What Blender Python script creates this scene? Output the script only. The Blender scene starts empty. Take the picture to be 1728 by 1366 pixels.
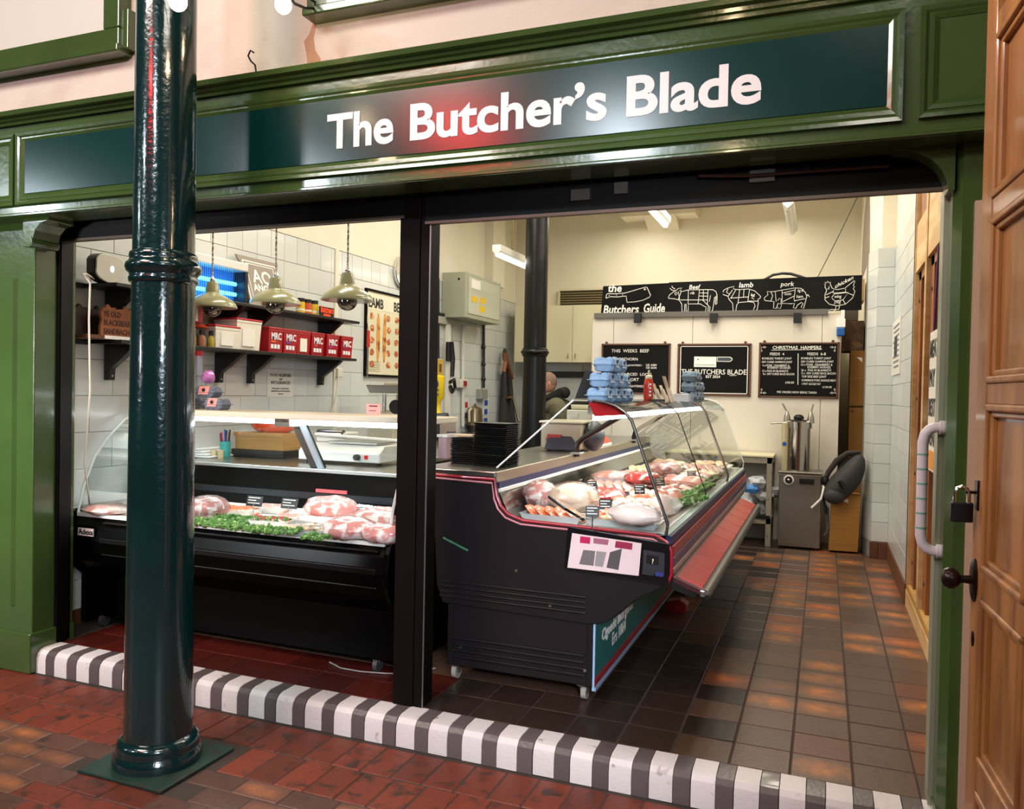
import bpy, math, random
from mathutils import Vector as Vec, Matrix
random.seed(11)
scn = bpy.context.scene
COL = scn.collection
R = math.radians
# ------------------------------------------------------------------ camera
FPX, YAW, PITCH, ROLL, HC = 1344.46, 0.372774, 0.0169954, 0.0191081, 1.55
_cy, _sy, _cp, _sp, _cr, _sr = (math.cos(YAW), math.sin(YAW), math.cos(PITCH), math.sin(PITCH), math.cos(ROLL), math.sin(ROLL))
FW = Vec((-_sy*_cp, _cy*_cp, -_sp)); _r = Vec((_cy, _sy, 0)); _u = _r.cross(FW)
RT = _cr*_r + _sr*_u; UP = -_sr*_r + _cr*_u
cam = bpy.data.cameras.new('camera'); camo = bpy.data.objects.new('camera', cam); COL.objects.link(camo)
cam.sensor_width = 36; cam.lens = FPX/1728*36; cam.clip_start = .05
camo.matrix_world = Matrix(((RT.x, UP.x, -FW.x, 0), (RT.y, UP.y, -FW.y, 0), (RT.z, UP.z, -FW.z, HC), (0, 0, 0, 1)))
scn.camera = camo
def P(px, py, x=None, y=None, z=None):
    "the point of the plane x=, y= or z= that is seen at a pixel of the photograph (for measuring the place)"
    d = (px-864)/FPX*RT - (py-683)/FPX*UP + FW
    o = Vec((0, 0, HC))
    i, v = (0, x) if x is not None else (1, y) if y is not None else (2, z)
    return o + d*((v-o[i])/d[i])
# ------------------------------------------------------------------ world, exposure
scn.view_settings.view_transform = 'Standard'; scn.view_settings.look = 'None'
scn.view_settings.gamma = 1; scn.view_settings.use_curve_mapping = False
scn.view_settings.exposure = 0.35
cy = scn.cycles
cy.max_bounces = 8; cy.diffuse_bounces = 4; cy.glossy_bounces = 4; cy.transparent_max_bounces = 24; cy.transmission_bounces = 4
cy.caustics_reflective = False; cy.caustics_refractive = False; cy.sample_clamp_indirect = 6; cy.blur_glossy = .5
w = bpy.data.worlds.new('hall'); scn.world = w; w.use_nodes = True
w.node_tree.nodes['Background'].inputs[0].default_value = (.62, .55, .48, 1)
w.node_tree.nodes['Background'].inputs[1].default_value = 0.03
# ------------------------------------------------------------------ lamps
def lamp(kind, loc, power, col, size=.1, size_y=None, to=None, rot=None, spread=None):
    l = bpy.data.lights.new('lamp', kind); l.energy = power; l.color = col
    if kind == 'AREA':
        l.size = size
        if size_y: l.shape = 'RECTANGLE'; l.size_y = size_y
        if spread: l.spread = spread
    else: l.shadow_soft_size = size
    o = bpy.data.objects.new('lamp', l); COL.objects.link(o); o.location = loc
    if to is not None: o.rotation_euler = (Vec(to)-Vec(loc)).to_track_quat('-Z', 'Y').to_euler()
    if rot: o.rotation_euler = rot
    return o
WARM = (1, .93, .78)
# shop ceiling battens above the lintel line
for x, y, p in ((-3.0, 4.3, 30), (-1.4, 4.8, 16), (-.3, 5.4, 26), (-2.9, 6.6, 30), (-1.3, 7.2, 26), (-.3, 7.4, 24), (-2.2, 9.3, 20), (-.6, 9.4, 11)):
    lamp('AREA', (x, y, 3.75), p, WARM, .2, 1.4, to=(x, y, 0))
lamp('AREA', (-4.9, -.3, 1.9), 15, (.95, .97, 1), .5, .25, to=(-4.05, 3, 1.3), spread=R(55))  # unseen low lamp out at the left, brightening the left pillar
# market hall: cold lamps on the far side of the aisle, a red neon sign, warm festoon bulbs
COLD = (.82, .92, 1)
for px, py, pw, sx, sy in ((1050, 238, 58, .45, .22), (512, 308, 34, .45, .22), (60, 346, 34, .4, .18)):
    s = P(px, py, y=2.88); d = s-Vec((0, 0, HC)); d.y = -d.y; q = s+d*(5.2/-d.y)
    lamp('AREA', q, pw, COLD, sx, sy, to=(q.x*.6, 2.9, 1.2))
s = P(778, 218, y=2.88); d = s-Vec((0, 0, HC)); d.y = -d.y; q = s+d*(4.0/-d.y)
lamp('AREA', q, 32, (1, .03, .03), .6, .1, to=(s.x-.3, 3, .8))
lamp('AREA', (.85, -1.0, 2.3), 20, (.80, .90, 1), .7, .5, to=(-1.2, 3.6, .5), spread=R(60))  # unseen cold lamp behind the viewer, brightening the right counter's front
lamp('AREA', (.9, -.8, 5.3), 75, (1, .92, .80), 1.8, 1.2, to=(-1.2, 1.6, 0))
lamp('AREA', (-3.9, -.6, 5.0), 150, (1, .93, .82), 1.8, 1.2, to=(-3.2, 1.8, 0))
# ------------------------------------------------------------------ materials
def lin(h):
    h = h.lstrip('#'); c = [int(h[i:i+2], 16)/255 for i in (0, 2, 4)]
    return tuple(v/12.92 if v <= .04045 else ((v+.055)/1.055)**2.4 for v in c)
MATS = {}
def mat(name, col, rough=.5, metal=0, var=0, vs=6, bump=0, bs=80, coat=0, emit=0, rnd=0, spec=.5, flash=None, wood=None, mottle=None, alpha=1):
    if name in MATS: return MATS[name]
    m = bpy.data.materials.new(name); MATS[name] = m; m.use_nodes = True
    nt = m.node_tree; N = nt.nodes; L = nt.links; b = N['Principled BSDF']
    c = lin(col) if isinstance(col, str) else col
    b.inputs['Base Color'].default_value = (*c, 1); b.inputs['Roughness'].default_value = rough
    b.inputs['Metallic'].default_value = metal; b.inputs['Specular IOR Level'].default_value = spec
    if coat: b.inputs['Coat Weight'].default_value = coat; b.inputs['Coat Roughness'].default_value = .08
    if alpha < 1: b.inputs['Alpha'].default_value = alpha
    if emit: b.inputs['Emission Color'].default_value = (*c, 1); b.inputs['Emission Strength'].default_value = emit
    tc = N.new('ShaderNodeTexCoord'); OBJ = tc.outputs['Object']
    if rnd:
        o0 = N.new('ShaderNodeObjectInfo'); va = N.new('ShaderNodeVectorMath'); va.operation = 'MULTIPLY_ADD'; va.inputs[1].default_value = (37, 23, 11); L.new(o0.outputs['Random'], va.inputs[0]); L.new(OBJ, va.inputs[2]); OBJ = va.outputs[0]
    def mix(fac, a, bb, kind='MIX'):
        x = N.new('ShaderNodeMix'); x.data_type = 'RGBA'; x.blend_type = kind
        for i, v in ((0, fac), (6, a), (7, bb)):
            if isinstance(v, (int, float)): x.inputs[i].default_value = v
            elif isinstance(v, tuple): x.inputs[i].default_value = (*v, 1)
            else: L.new(v, x.inputs[i])
        return x.outputs[2]
    def noise(scale, detail=4, vec=None, dist=0):
        n = N.new('ShaderNodeTexNoise'); n.inputs['Scale'].default_value = scale; n.inputs['Detail'].default_value = detail
        n.inputs['Distortion'].default_value = dist; L.new(vec or OBJ, n.inputs['Vector']); return n.outputs['Fac']
    def ramp(f, a, bb):
        r = N.new('ShaderNodeMapRange'); r.inputs[1].default_value = a; r.inputs[2].default_value = bb; L.new(f, r.inputs[0]); return r.outputs[0]
    cur = c
    if wood:
        mp = N.new('ShaderNodeMapping'); mp.inputs['Scale'].default_value = wood[1]; L.new(OBJ, mp.inputs[0])
        cur = mix(ramp(noise(1, 6, mp.outputs[0], 1.5), .35, .7), cur, lin(wood[0]))
    if mottle:
        cur = mix(ramp(noise(mottle[1], 5, None, .6), mottle[2], mottle[2]+mottle[3]), cur, lin(mottle[0]))
    if var: cur = mix(ramp(noise(vs), .3, .7), cur, tuple(v*(1-var) for v in c) if not (wood or mottle) else (0, 0, 0)) if not (wood or mottle) else mix(ramp(noise(vs), .3, .7), cur, mix(var, cur, (0, 0, 0)))
    if rnd or flash:
        oi = N.new('ShaderNodeObjectInfo'); rv = oi.outputs['Random']
        if rnd: cur = mix(1.0, cur, mix(rv, (1-rnd,)*3, (1+rnd,)*3), 'MULTIPLY')
        if flash:
            # kiln flash: a soft lighter patch in the middle of some of the tiles
            vm = N.new('ShaderNodeVectorMath'); vm.operation = 'SUBTRACT'; vm.inputs[1].default_value = (.5, .5, .5); L.new(tc.outputs['Generated'], vm.inputs[0])
            sp = N.new('ShaderNodeVectorMath'); sp.operation = 'MULTIPLY'; sp.inputs[1].default_value = (1.5, 2.2, 0); L.new(vm.outputs[0], sp.inputs[0])
            ln = N.new('ShaderNodeVectorMath'); ln.operation = 'LENGTH'; L.new(sp.outputs[0], ln.inputs[0])
            f1 = ramp(ln.outputs['Value'], 1.0, .1); f2 = ramp(rv, flash[1], flash[1]+.25)
            mm = N.new('ShaderNodeMath'); mm.operation = 'MULTIPLY'; L.new(f1, mm.inputs[0]); L.new(f2, mm.inputs[1])
            m2 = N.new('ShaderNodeMath'); m2.operation = 'MULTIPLY'; L.new(mm.outputs[0], m2.inputs[0]); L.new(ramp(noise(14, 3), .2, .6), m2.inputs[1])
            cur = mix(m2.outputs[0], cur, lin(flash[0]))
    if not isinstance(cur, tuple):
        L.new(cur, b.inputs['Base Color'])
        if emit: L.new(cur, b.inputs['Emission Color'])
    if bump:
        bp = N.new('ShaderNodeBump'); bp.inputs['Strength'].default_value = bump; bp.inputs['Distance'].default_value = .004
        L.new(noise(bs, 3), bp.inputs['Height']); L.new(bp.outputs[0], b.inputs['Normal'])
    return m
def glass(name, tint=(.93, .97, .95), refl=1.0, rough=.02):
    if name in MATS: return MATS[name]
    m = bpy.data.materials.new(name); MATS[name] = m; m.use_nodes = True; nt = m.node_tree; N = nt.nodes; L = nt.links
    N.remove(N['Principled BSDF']); t = N.new('ShaderNodeBsdfTransparent'); g = N.new('ShaderNodeBsdfGlossy'); f = N.new('ShaderNodeFresnel'); x = N.new('ShaderNodeMixShader')
    t.inputs[0].default_value = (*tint, 1); g.inputs['Roughness'].default_value = rough; f.inputs[0].default_value = 1.45
    mu = N.new('ShaderNodeMath'); mu.operation = 'MULTIPLY'; mu.inputs[1].default_value = refl; L.new(f.outputs[0], mu.inputs[0])
    L.new(mu.outputs[0], x.inputs[0]); L.new(t.outputs[0], x.inputs[1]); L.new(g.outputs[0], x.inputs[2]); L.new(x.outputs[0], N['Material Output'].inputs[0])
    return m
# ------------------------------------------------------------------ geometry
LOC = {}
class MB:
    def __init__(s, M=None): s.v = []; s.f = []; s.M = M
    def add(s, vs, fs):
        o = len(s.v); s.v += [(s.M @ Vec(p)) if s.M is not None else Vec(p) for p in vs]; s.f += [tuple(i+o for i in f) for f in fs]; return s
    def box(s, x0, x1, y0, y1, z0, z1):
        return s.add([(x, y, z) for z in (z0, z1) for x, y in ((x0, y0), (x1, y0), (x1, y1), (x0, y1))],
                     [(0, 3, 2, 1), (4, 5, 6, 7), (0, 1, 5, 4), (1, 2, 6, 5), (2, 3, 7, 6), (3, 0, 4, 7)])
    def cbox(s, c, sx, sy, sz): return s.box(c[0]-sx/2, c[0]+sx/2, c[1]-sy/2, c[1]+sy/2, c[2]-sz/2, c[2]+sz/2)
    def prism(s, pts, ax, a, b):
        n = len(pts)
        def q(p, t): return (t, p[0], p[1]) if ax == 'x' else (p[0], t, p[1]) if ax == 'y' else (p[0], p[1], t)
        return s.add([q(p, a) for p in pts]+[q(p, b) for p in pts], [tuple(range(n))[::-1], tuple(range(n, 2*n))]+[(i, (i+1) % n, n+(i+1) % n, n+i) for i in range(n)])
    def loft(s, rings, closed=True, caps=True):
        n = len(rings[0]); vs = [p for r in rings for p in r]; fs = []
        for k in range(len(rings)-1):
            for i in range(n if closed else n-1):
                j = (i+1) % n; fs.append((k*n+i, k*n+j, (k+1)*n+j, (k+1)*n+i))
        if caps and closed: fs += [tuple(range(n))[::-1], tuple(range((len(rings)-1)*n, len(rings)*n))]
        return s.add(vs, fs)
    def lathe(s, prof, c=(0, 0, 0), n=20, caps=True, sy=1):
        return s.loft([[(c[0]+r*math.cos(2*math.pi*i/n), c[1]+sy*r*math.sin(2*math.pi*i/n), c[2]+z) for i in range(n)] for r, z in prof], True, caps)
    def tube(s, pts, r, n=8, caps=True, flat=1):
        pts = [Vec(p) for p in pts]; rs = r if isinstance(r, (list, tuple)) else [r]*len(pts); rings = []; u = None
        for i, p in enumerate(pts):
            t = (pts[min(i+1, len(pts)-1)]-pts[max(i-1, 0)]).normalized()
            if u is None: u = t.orthogonal().normalized() if abs(t.z) > .9 else t.cross(Vec((0, 0, 1))).normalized()
            u = (u-t*u.dot(t)).normalized(); w_ = t.cross(u)
            rings.append([p+rs[i]*(math.cos(2*math.pi*k/n)*u+flat*math.sin(2*math.pi*k/n)*w_) for k in range(n)])
        return s.loft(rings, True, caps)
    def cyl(s, p0, p1, r0, r1=None, n=16): return s.tube([p0, p1], [r0, r1 if r1 is not None else r0], n)
    def ball(s, c, rx, ry=None, rz=None, n=12, m=7, amp=0, zmin=-1):
        ry = ry or rx; rz = rz or rx; rings = []
        for k in range(m+1):
            th = -math.pi/2+math.pi*k/m; rings.append([])
            for i in range(n):
                ph = 2*math.pi*i/n; q = 1+(random.uniform(-amp, amp) if amp and 0 < k < m else 0)
                rings[-1].append((c[0]+rx*q*max(1e-3, math.cos(th))*math.cos(ph), c[1]+ry*q*max(1e-3, math.cos(th))*math.sin(ph), c[2]+rz*max(zmin, math.sin(th)*q)))
        return s.loft(rings)
    def sheet(s, rows, t=0):
        "open grid of points (list of rows)"
        n = len(rows[0]); return s.add([p for r in rows for p in r], [(k*n+i, k*n+i+1, (k+1)*n+i+1, (k+1)*n+i) for k in range(len(rows)-1) for i in range(n-1)])
    def mesh(s, name, off=Vec((0, 0, 0)), smooth=False):
        me = bpy.data.meshes.new(name); me.from_pydata([tuple(p-off) for p in s.v], [], s.f); me.validate(); 
        if smooth:
            me.shade_smooth(); me.set_sharp_from_angle(angle=R(smooth if smooth is not True else 35))
        return me
    def build(s, name, m, par=None, smooth=False, bev=0, sub=0, solid=0, bs=2):
        if par is None:
            xs, ys, zs = zip(*s.v); off = Vec(((min(xs)+max(xs))/2, (min(ys)+max(ys))/2, min(zs)))
        else: off = LOC[par.name]
        o = bpy.data.objects.new(name, s.mesh(name, off, smooth)); COL.objects.link(o)
        if m is not None: o.data.materials.append(m)
        if par is None: o.location = off
        else: o.parent = par
        LOC[o.name] = off
        if solid: md = o.modifiers.new('thick', 'SOLIDIFY'); md.thickness = solid; md.offset = 0
        if bev:
            md = o.modifiers.new('bevel', 'BEVEL'); md.width = bev; md.segments = bs; md.limit_method = 'ANGLE'; md.angle_limit = R(40); md.harden_normals = False
        if sub: md = o.modifiers.new('sub', 'SUBSURF'); md.levels = sub; md.render_levels = sub; o.data.shade_smooth()
        return o
def tag(o, label, cat, group=None, kind=None):
    if label: o['label'] = label
    if cat: o['category'] = cat
    if group: o['group'] = group
    if kind: o['kind'] = kind
    return o
def thing(name, label, cat, loc=(0, 0, 0), group=None):
    o = bpy.data.objects.new(name, None); COL.objects.link(o); o.location = loc; o.empty_display_size = .1; LOC[o.name] = Vec(loc); return tag(o, label, cat, group)
def struct(o): o['kind'] = 'structure'; return o
def dup(root, loc, rz=None, label=None, group=None, scale=None, mats=None):
    r = root.copy(); COL.objects.link(r); r.location = loc
    if rz is not None: r.rotation_euler = (0, 0, rz)
    if scale: r.scale = scale
    if label: r['label'] = label
    if group: r['group'] = group
    def kids(a, b):
        for ch in list(a.children):
            c = ch.copy(); COL.objects.link(c); c.parent = b
            if mats and ch.data and ch.data.materials and ch.data.materials[0].name in mats:
                c.data = ch.data.copy(); c.data.materials[0] = mats[ch.data.materials[0].name]
            kids(ch, c)
    kids(root, r); return r
def text(s, size, loc, m, par=None, name='lettering', face='-y', align='LEFT', bold=0, ext=.0006, res=3, space=1, shear=0, line=1, label=None, M=None, sx=1):
    "lettering as a thin solid; face tells which way it looks"
    cu = bpy.data.curves.new('t', 'FONT'); cu.body = s; cu.size = size; cu.align_x = align; cu.offset = bold; cu.extrude = ext; cu.resolution_u = res; cu.space_character = space; cu.shear = shear; cu.space_line = line
    o = bpy.data.objects.new('t', cu); COL.objects.link(o); bpy.context.view_layer.update()
    me = bpy.data.meshes.new_from_object(o.evaluated_get(bpy.context.evaluated_depsgraph_get())); bpy.data.objects.remove(o); bpy.data.curves.remove(cu)
    X, Y = {'-y': (Vec((1, 0, 0)), Vec((0, 0, 1))), '+x': (Vec((0, 1, 0)), Vec((0, 0, 1))), '-x': (Vec((0, -1, 0)), Vec((0, 0, 1))), 'up': (Vec((1, 0, 0)), Vec((0, 1, 0)))}[face] if isinstance(face, str) else face
    Z = X.cross(Y); T = Matrix(((X.x*sx, Y.x, Z.x, loc[0]), (X.y*sx, Y.y, Z.y, loc[1]), (X.z*sx, Y.z, Z.z, loc[2]), (0, 0, 0, 1)))
    off = LOC[par.name] if par else Vec((0, 0, 0))
    me.transform(Matrix.Translation(-off) @ T)
    me.name = name; me.materials.clear(); me.materials.append(m)
    o = bpy.data.objects.new(name, me); COL.objects.link(o)
    if par: o.parent = par
    if label: o['label'] = label
    LOC[o.name] = off
    return o
def strokes(lines, r, m, par, name='chalk_drawing', fy=None):
    "thin raised chalk lines from polylines of 3-D points"
    b = MB()
    for ln in lines: b.tube(ln, r, 4)
    return b.build(name, m, par)
def pieces(spec, m, par, name='tile'):
    "many alike pieces as children, sharing mesh data by size: spec = (x0,x1,y0,y1,z0,z1, axis, chamfer[, material])"
    cache = {}
    for it in spec:
        x0, x1, y0, y1, z0, z1, ax, ch = it[:8]; mm = it[8] if len(it) > 8 else m
        key = (round(x1-x0, 3), round(y1-y0, 3), round(z1-z0, 3), ax, mm.name)
        me = cache.get(key)
        if me is None:
            b = MB(); hx, hy, hz = (x1-x0)/2, (y1-y0)/2, (z1-z0)/2
            base = [(-1, -1), (1, -1), (1, 1), (-1, 1)]
            def pt(u, v, w_, c):
                if ax[1] == 'z': return (u*(hx-c), v*(hy-c), w_*hz)
                if ax[1] == 'x': return (w_*hx, u*(hy-c), v*(hz-c))
                return (u*(hx-c), w_*hy, v*(hz-c))
            sg = 1 if ax[0] == '+' else -1; h = {'x': hx, 'y': hy, 'z': hz}[ax[1]]
            rr = [[pt(u, v, -sg, 0) for u, v in base], [pt(u, v, sg*(1-ch/h*.8), 0) for u, v in base], [pt(u, v, sg, ch) for u, v in base]]
            b.loft(rr); me = b.mesh(name); me.materials.append(mm)
            import bmesh
            bm = bmesh.new(); bm.from_mesh(me); bmesh.ops.recalc_face_normals(bm, faces=bm.faces); bm.to_mesh(me); bm.free()
            cache[key] = me
        o = bpy.data.objects.new(name, me); COL.objects.link(o); o.parent = par
        o.location = Vec(((x0+x1)/2, (y0+y1)/2, (z0+z1)/2))-LOC[par.name]
# ------------------------------------------------------------------ materials of the place
ZI = .126; LW = -4.07; YF = 3.018
M_green = mat('green_gloss_paint', '#3f5629', .22, coat=.6, bump=.22, bs=35, var=.25, vs=2)
M_column = mat('dark_teal_gloss_paint', '#082a2c', .18, coat=.8, bump=.45, bs=45, var=.4, vs=3)
M_black = mat('black_gloss_paint', '#040303', .4, spec=.3, bump=.15, bs=30)
M_brownblack = mat('brown_black_paint', '#0d0504', .6, spec=.12, bump=.1, bs=40, var=.3)
M_signteal = mat('sign_teal', '#012f2d', .21, spec=.45)
M_white = mat('white_vinyl', '#e9e6ea', .5)
M_stucco = mat('pale_stucco', '#d9cdc3', .85, bump=.5, bs=120, mottle=('#c7b5a8', 3, .5, .3))
M_cream = mat('cream_plaster', '#e2dbc8', .8, bump=.25, bs=50, var=.06, vs=2)
M_grout = mat('grey_grout', '#8b8a82', .9)
M_dgrout = mat('dark_floor_joint', '#3a2f28', .9, bump=.4, bs=200)
M_walltile = mat('grey_white_wall_tile', '#cdd0cd', .25, rnd=.05, bump=.06, bs=12, coat=.2)
M_quarry = mat('quarry_tile', '#5c4335', .36, rnd=.22, bump=.25, bs=60, flash=('#c07434', .56), var=.2, vs=30)
M_qshade = mat('quarry_tile_shaded', '#33261f', .34, rnd=.2, bump=.25, bs=60, var=.2, vs=30)  # quarry tile with the floor shade beside the right counter in its colour
M_qredtint = mat('quarry_tile_red_tint', '#4d150d', .4, rnd=.25, bump=.25, bs=60, var=.3, vs=20)  # dark red tile; the neon's red tint behind the kerb is in its colour
M_qrust = mat('quarry_tile_rust', '#6d4330', .38, rnd=.2, bump=.25, bs=60, flash=('#b8662f', .3), var=.15, vs=20)
M_paver = mat('red_paver', '#6a2a18', .55, rnd=.3, bump=.5, bs=90, mottle=('#301b10', 14, .54, .14))
M_brownpaver = mat('brown_floor_tile', '#5d3c30', .42, rnd=.25, bump=.35, bs=70, flash=('#a8663c', .5), mottle=('#3b2620', 12, .55, .2))
M_kw = mat('kerb_white_paint', '#cfc6c4', .55, bump=.5, bs=70, mottle=('#6d6058', 14, .64, .1), rnd=.05)
M_kb = mat('kerb_dark_paint', '#574c4c', .35, bump=.4, bs=60, rnd=.12, coat=.2)
M_alu = mat('aluminium', '#b9bcbc', .3, 1)
M_steel = mat('stainless_steel', '#b5b0a8', .28, 1, bump=.05, bs=20)
M_chrome = mat('chrome', '#dcdcdc', .12, 1)
M_softblack = mat('black_plastic', '#0b0b0c', .4)
M_wood = mat('brown_door_wood', '#a8743f', .45, wood=('#734823', (9, 9, 1.2)), bump=.2, bs=40, coat=.15)
M_oak = mat('skirting_tile', '#5f3a22', .5, bump=.2, rnd=.2)
# ------------------------------------------------------------------ market floor
fl = struct(MB().box(-7, 3.2, -4, 3.02, -.12, -.004).build('floor', M_dgrout))
sp = []
for row, (ya, yb) in enumerate(((2.768, 2.995), (2.538, 2.762))):
    k = -21
    while True:
        x0 = -1.992+.1395*k+(.03 if row else 0); k += 1
        if x0 > .62: break
        if row and -2.76 < x0+.07 < -2.26: continue
        dz = random.uniform(-.0025, .0015)
        sp.append((x0, x0+.134, ya, yb, -.03, dz, '+z', .004, M_paver))
for r in range(8):
    yb = 2.533-.1125*r
    for k in range(-9, 14):
        x0 = -2.069+.2135*k+(.107 if r % 2 else 0)
        if x0 < -4.1 or x0 > -.6+.0*r or x0 > -1.2-.22*(r-1): continue
        if -2.75 < x0+.1 < -2.26 and yb > 2.34: continue
        red = -2.76 < x0+.1 < -2.25
        sp.append((x0, x0+.209, yb-.109, yb, -.03, random.uniform(-.002, .001), '+z', .004, M_paver if red else M_brownpaver))
pieces(sp, M_paver, fl, 'tile')
rest = MB()
for r in range(-4, 40):
    for k in range(-24, 22):
        x0 = -2.069+.2135*k+(.107 if r % 2 else 0); yb = 2.533-.1125*r
        if r < 8 and (x0 >= -4.1 and not (x0 > -.6 or x0 > -1.2-.22*(r-1))): continue
        if r < 0: continue
        rest.box(x0, x0+.209, yb-.109, yb, -.03, -.001)
o = rest.build('outlying_tiles', M_brownpaver, fl); o['kind'] = 'stuff'
# ------------------------------------------------------------------ shop floor
fs = struct(MB().box(-4.2, 1.2, 3.14, 10.6, -.02, ZI-.004).build('floor', M_dgrout))
sp = []; hid = MB()
for r in range(35):
    y0 = 3.155+.2094*r; y1 = y0+.2094
    for k in range(-19, 2):
        x0 = .358-.2219*(1-1)+.2219*k; x1 = min(x0+.2219, .56)
        if x1 < LW: continue
        t = (x0+.003, x1-.003, y0+.0025, y1-.0025, ZI-.03, ZI+random.uniform(-.0012, .0008))
        if (x0 > -1.0 and y0 < 8.25) or (r < 2 and x0 > -4.1):
            m_ = M_qredtint if x0 < -1.7 else M_qshade if (x0 < -.75 and y0 < 4.2) or (x0 < -.45 and random.random() < .6) else M_qrust if random.random() < (.5 if x0 > .3 else .14) else M_quarry
            sp.append((*t, '+z', .003, m_))
        else: hid.box(*t)
pieces(sp, M_quarry, fs, 'tile')
hid.build('tiles_under_counters', M_quarry, fs)['kind'] = 'stuff'
# ------------------------------------------------------------------ kerb of painted bullnose bricks
kerb = thing('kerb', 'low kerb of black and white striped painted bricks across the shop front', 'kerb', (-1.7, 3.09, 0))
MB().box(-3.97, .62, 3.045, 3.15, 0, ZI-.03).build('mortar', mat('kerb_mortar', '#8f8580', .9, bump=.6, bs=120), kerb)
prof = [(3.157, .0), (3.018, .0), (3.018, .078)]+[(3.018+.048-.048*math.cos(a), .078+.048*math.sin(a)) for a in (R(30), R(60), R(90))]+[(3.157, ZI)]
ms = {}
x = -3.963
while x < .60:
    for wd, m, nm in ((.066, M_kb, 'dark'), (.0915, M_kw, 'white')):
        if nm not in ms:
            b = MB(); b.prism([(p[0]-3.09, p[1]) for p in prof], 'x', -wd/2+.0015, wd/2-.0015); ms[nm] = b.mesh('brick', smooth=20); ms[nm].materials.append(m)
        o = bpy.data.objects.new('brick', ms[nm]); COL.objects.link(o); o.parent = kerb
        o.location = (x+wd/2+1.7, random.uniform(-.003, .001), random.uniform(-.0015, .001)); o.rotation_euler = (0, 0, R(random.uniform(-.7, .7)))
        x += wd
# ------------------------------------------------------------------ walls
wl = struct(MB().box(LW-.12, LW-.006, 3.12, 10.6, -.05, 4.4).build('wall_left', M_grout))
MB().box(LW-.01, LW+.004, 3.12, 10.45, 2.78, 4.4).build('plaster', M_cream, wl)
sp = []
zt = [ZI+.09]+[2.562-.2175*k for k in range(11, -1, -1)]+[2.778]
for i in range(len(zt)-1):
    top = i == len(zt)-2; wd = .165 if top else .33
    y = 3.17-(.165 if i % 2 and not top else 0)
    while y < 10.44:
        if zt[i+1] > .5 or y < 3.9: sp.append((LW-.008, LW, max(y, 3.12)+.0015, min(y+wd, 10.45)-.0015, zt[i]+.0015, zt[i+1]-.0015, '+x', .002))
        y += wd
pieces(sp, M_walltile, wl)
struct(MB().box(LW-.006, LW+.012, 3.15, 10.4, ZI, ZI+.09).build('baseboard_left', M_oak))
wb = struct(MB().box(LW, 1.3, 10.45, 10.6, -.05, 4.4).build('wall_back', M_cream))
sp = []
for i in range(7):
    for k in range(9):
        y0 = LW+.02+.33*k
        sp.append((y0, y0+.327, 10.443, 10.455, 1.04+.2175*i-.2175, 1.0375+.2175*i, '-y', .002))
pieces(sp, M_walltile, wb)
ce = struct(MB().box(-4.3, 1.4, 3.1, 10.7, 4.4, 4.5).build('ceiling', M_cream))
# plaster pilaster on the left wall and a boxed beam
struct(MB().box(LW, LW+.12, 9.35, 9.75, 2.9, 4.4).build('trim_1', M_cream))
struct(MB().box(-2.5, -1.55, 10.1, 10.45, 3.82, 4.4).prism([(10.1, 3.82), (10.45, 3.82), (10.45, 3.68)], 'x', -2.2, -1.8).build('trim_2', M_cream))
# right wall: tiled stretch, tiled pier, cream wall above, arched niche
wr = struct(MB().box(.566, .9, 6.12, 7.85, ZI, 4.4).build('wall_right', M_cream))
sp = []
for i in range(16):
    z0 = .274+.1735*(i-1)
    if i == 0: continue
    y = 6.12-(.16 if i % 2 else 0)
    while y < 7.75:
        y0, y1 = max(y, 6.12), min(y+.32, 7.75)
        if y1-y0 > .02: sp.append((.556, .569, y0+.0015, y1-.0015, z0+.0015, z0+.172, '-x', .002))
        y += .32
pieces(sp, M_walltile, wr)
struct(MB().box(.548, .572, 6.10, 7.76, ZI, .27).build('baseboard_right', M_oak))
pr = struct(MB().prism([(.42, 7.757), (.57, 7.757), (.57, 8.5), (.36, 8.5), (.36, 8.03)], 'z', ZI, 2.876).build('wall_pier', M_grout))
sp = [(.421, .556, 7.748, 7.76, .274+.1735*i+.0015, .274+.1735*(i+1)-.0015, '-y', .002) for i in range(15)]
pieces(sp, M_walltile, pr)
cm = MB()
for i in range(15):
    z0, z1 = .274+.1735*i+.0015, .274+.1735*(i+1)-.0015
    cm.add([(.419, 7.756, z0), (.355, 8.03, z0), (.355, 8.03, z1), (.419, 7.756, z1), (.43, 7.77, z0), (.37, 8.04, z0), (.37, 8.04, z1), (.43, 7.77, z1)],
           [(0, 1, 2, 3), (0, 4, 5, 1), (3, 2, 6, 7), (0, 3, 7, 4), (1, 5, 6, 2)])
o = cm.build('side_tiles', M_walltile, pr); o['kind'] = 'stuff'
sp = [(.41+.07*k, .477+.07*k, 7.738, 7.757, ZI, .27, '-y', .002, M_oak) for k in range(2)]
pieces(sp, M_oak, pr, 'skirting_tile')
struct(MB().prism([(.45, 7.80), (.9, 7.80), (.9, 10.5), (.37, 10.5), (.37, 8.1)], 'z', 2.876, 4.4).build('wall_right_upper', M_cream))
struct(MB().box(.37, .9, 8.4, 10.5, ZI, 2.876).build('wall_right_rear', M_cream))
ar = [(8.25, 2.876), (9.9, 2.876)]+[(9.075+.825*math.cos(R(a)), 3.0+.66*math.sin(R(a))) for a in range(0, 181, 12)]
struct(MB().prism(ar, 'x', .366, .372).build('trim_3', mat('niche_plaster', '#8a7d70', .85, bump=.3)))
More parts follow.
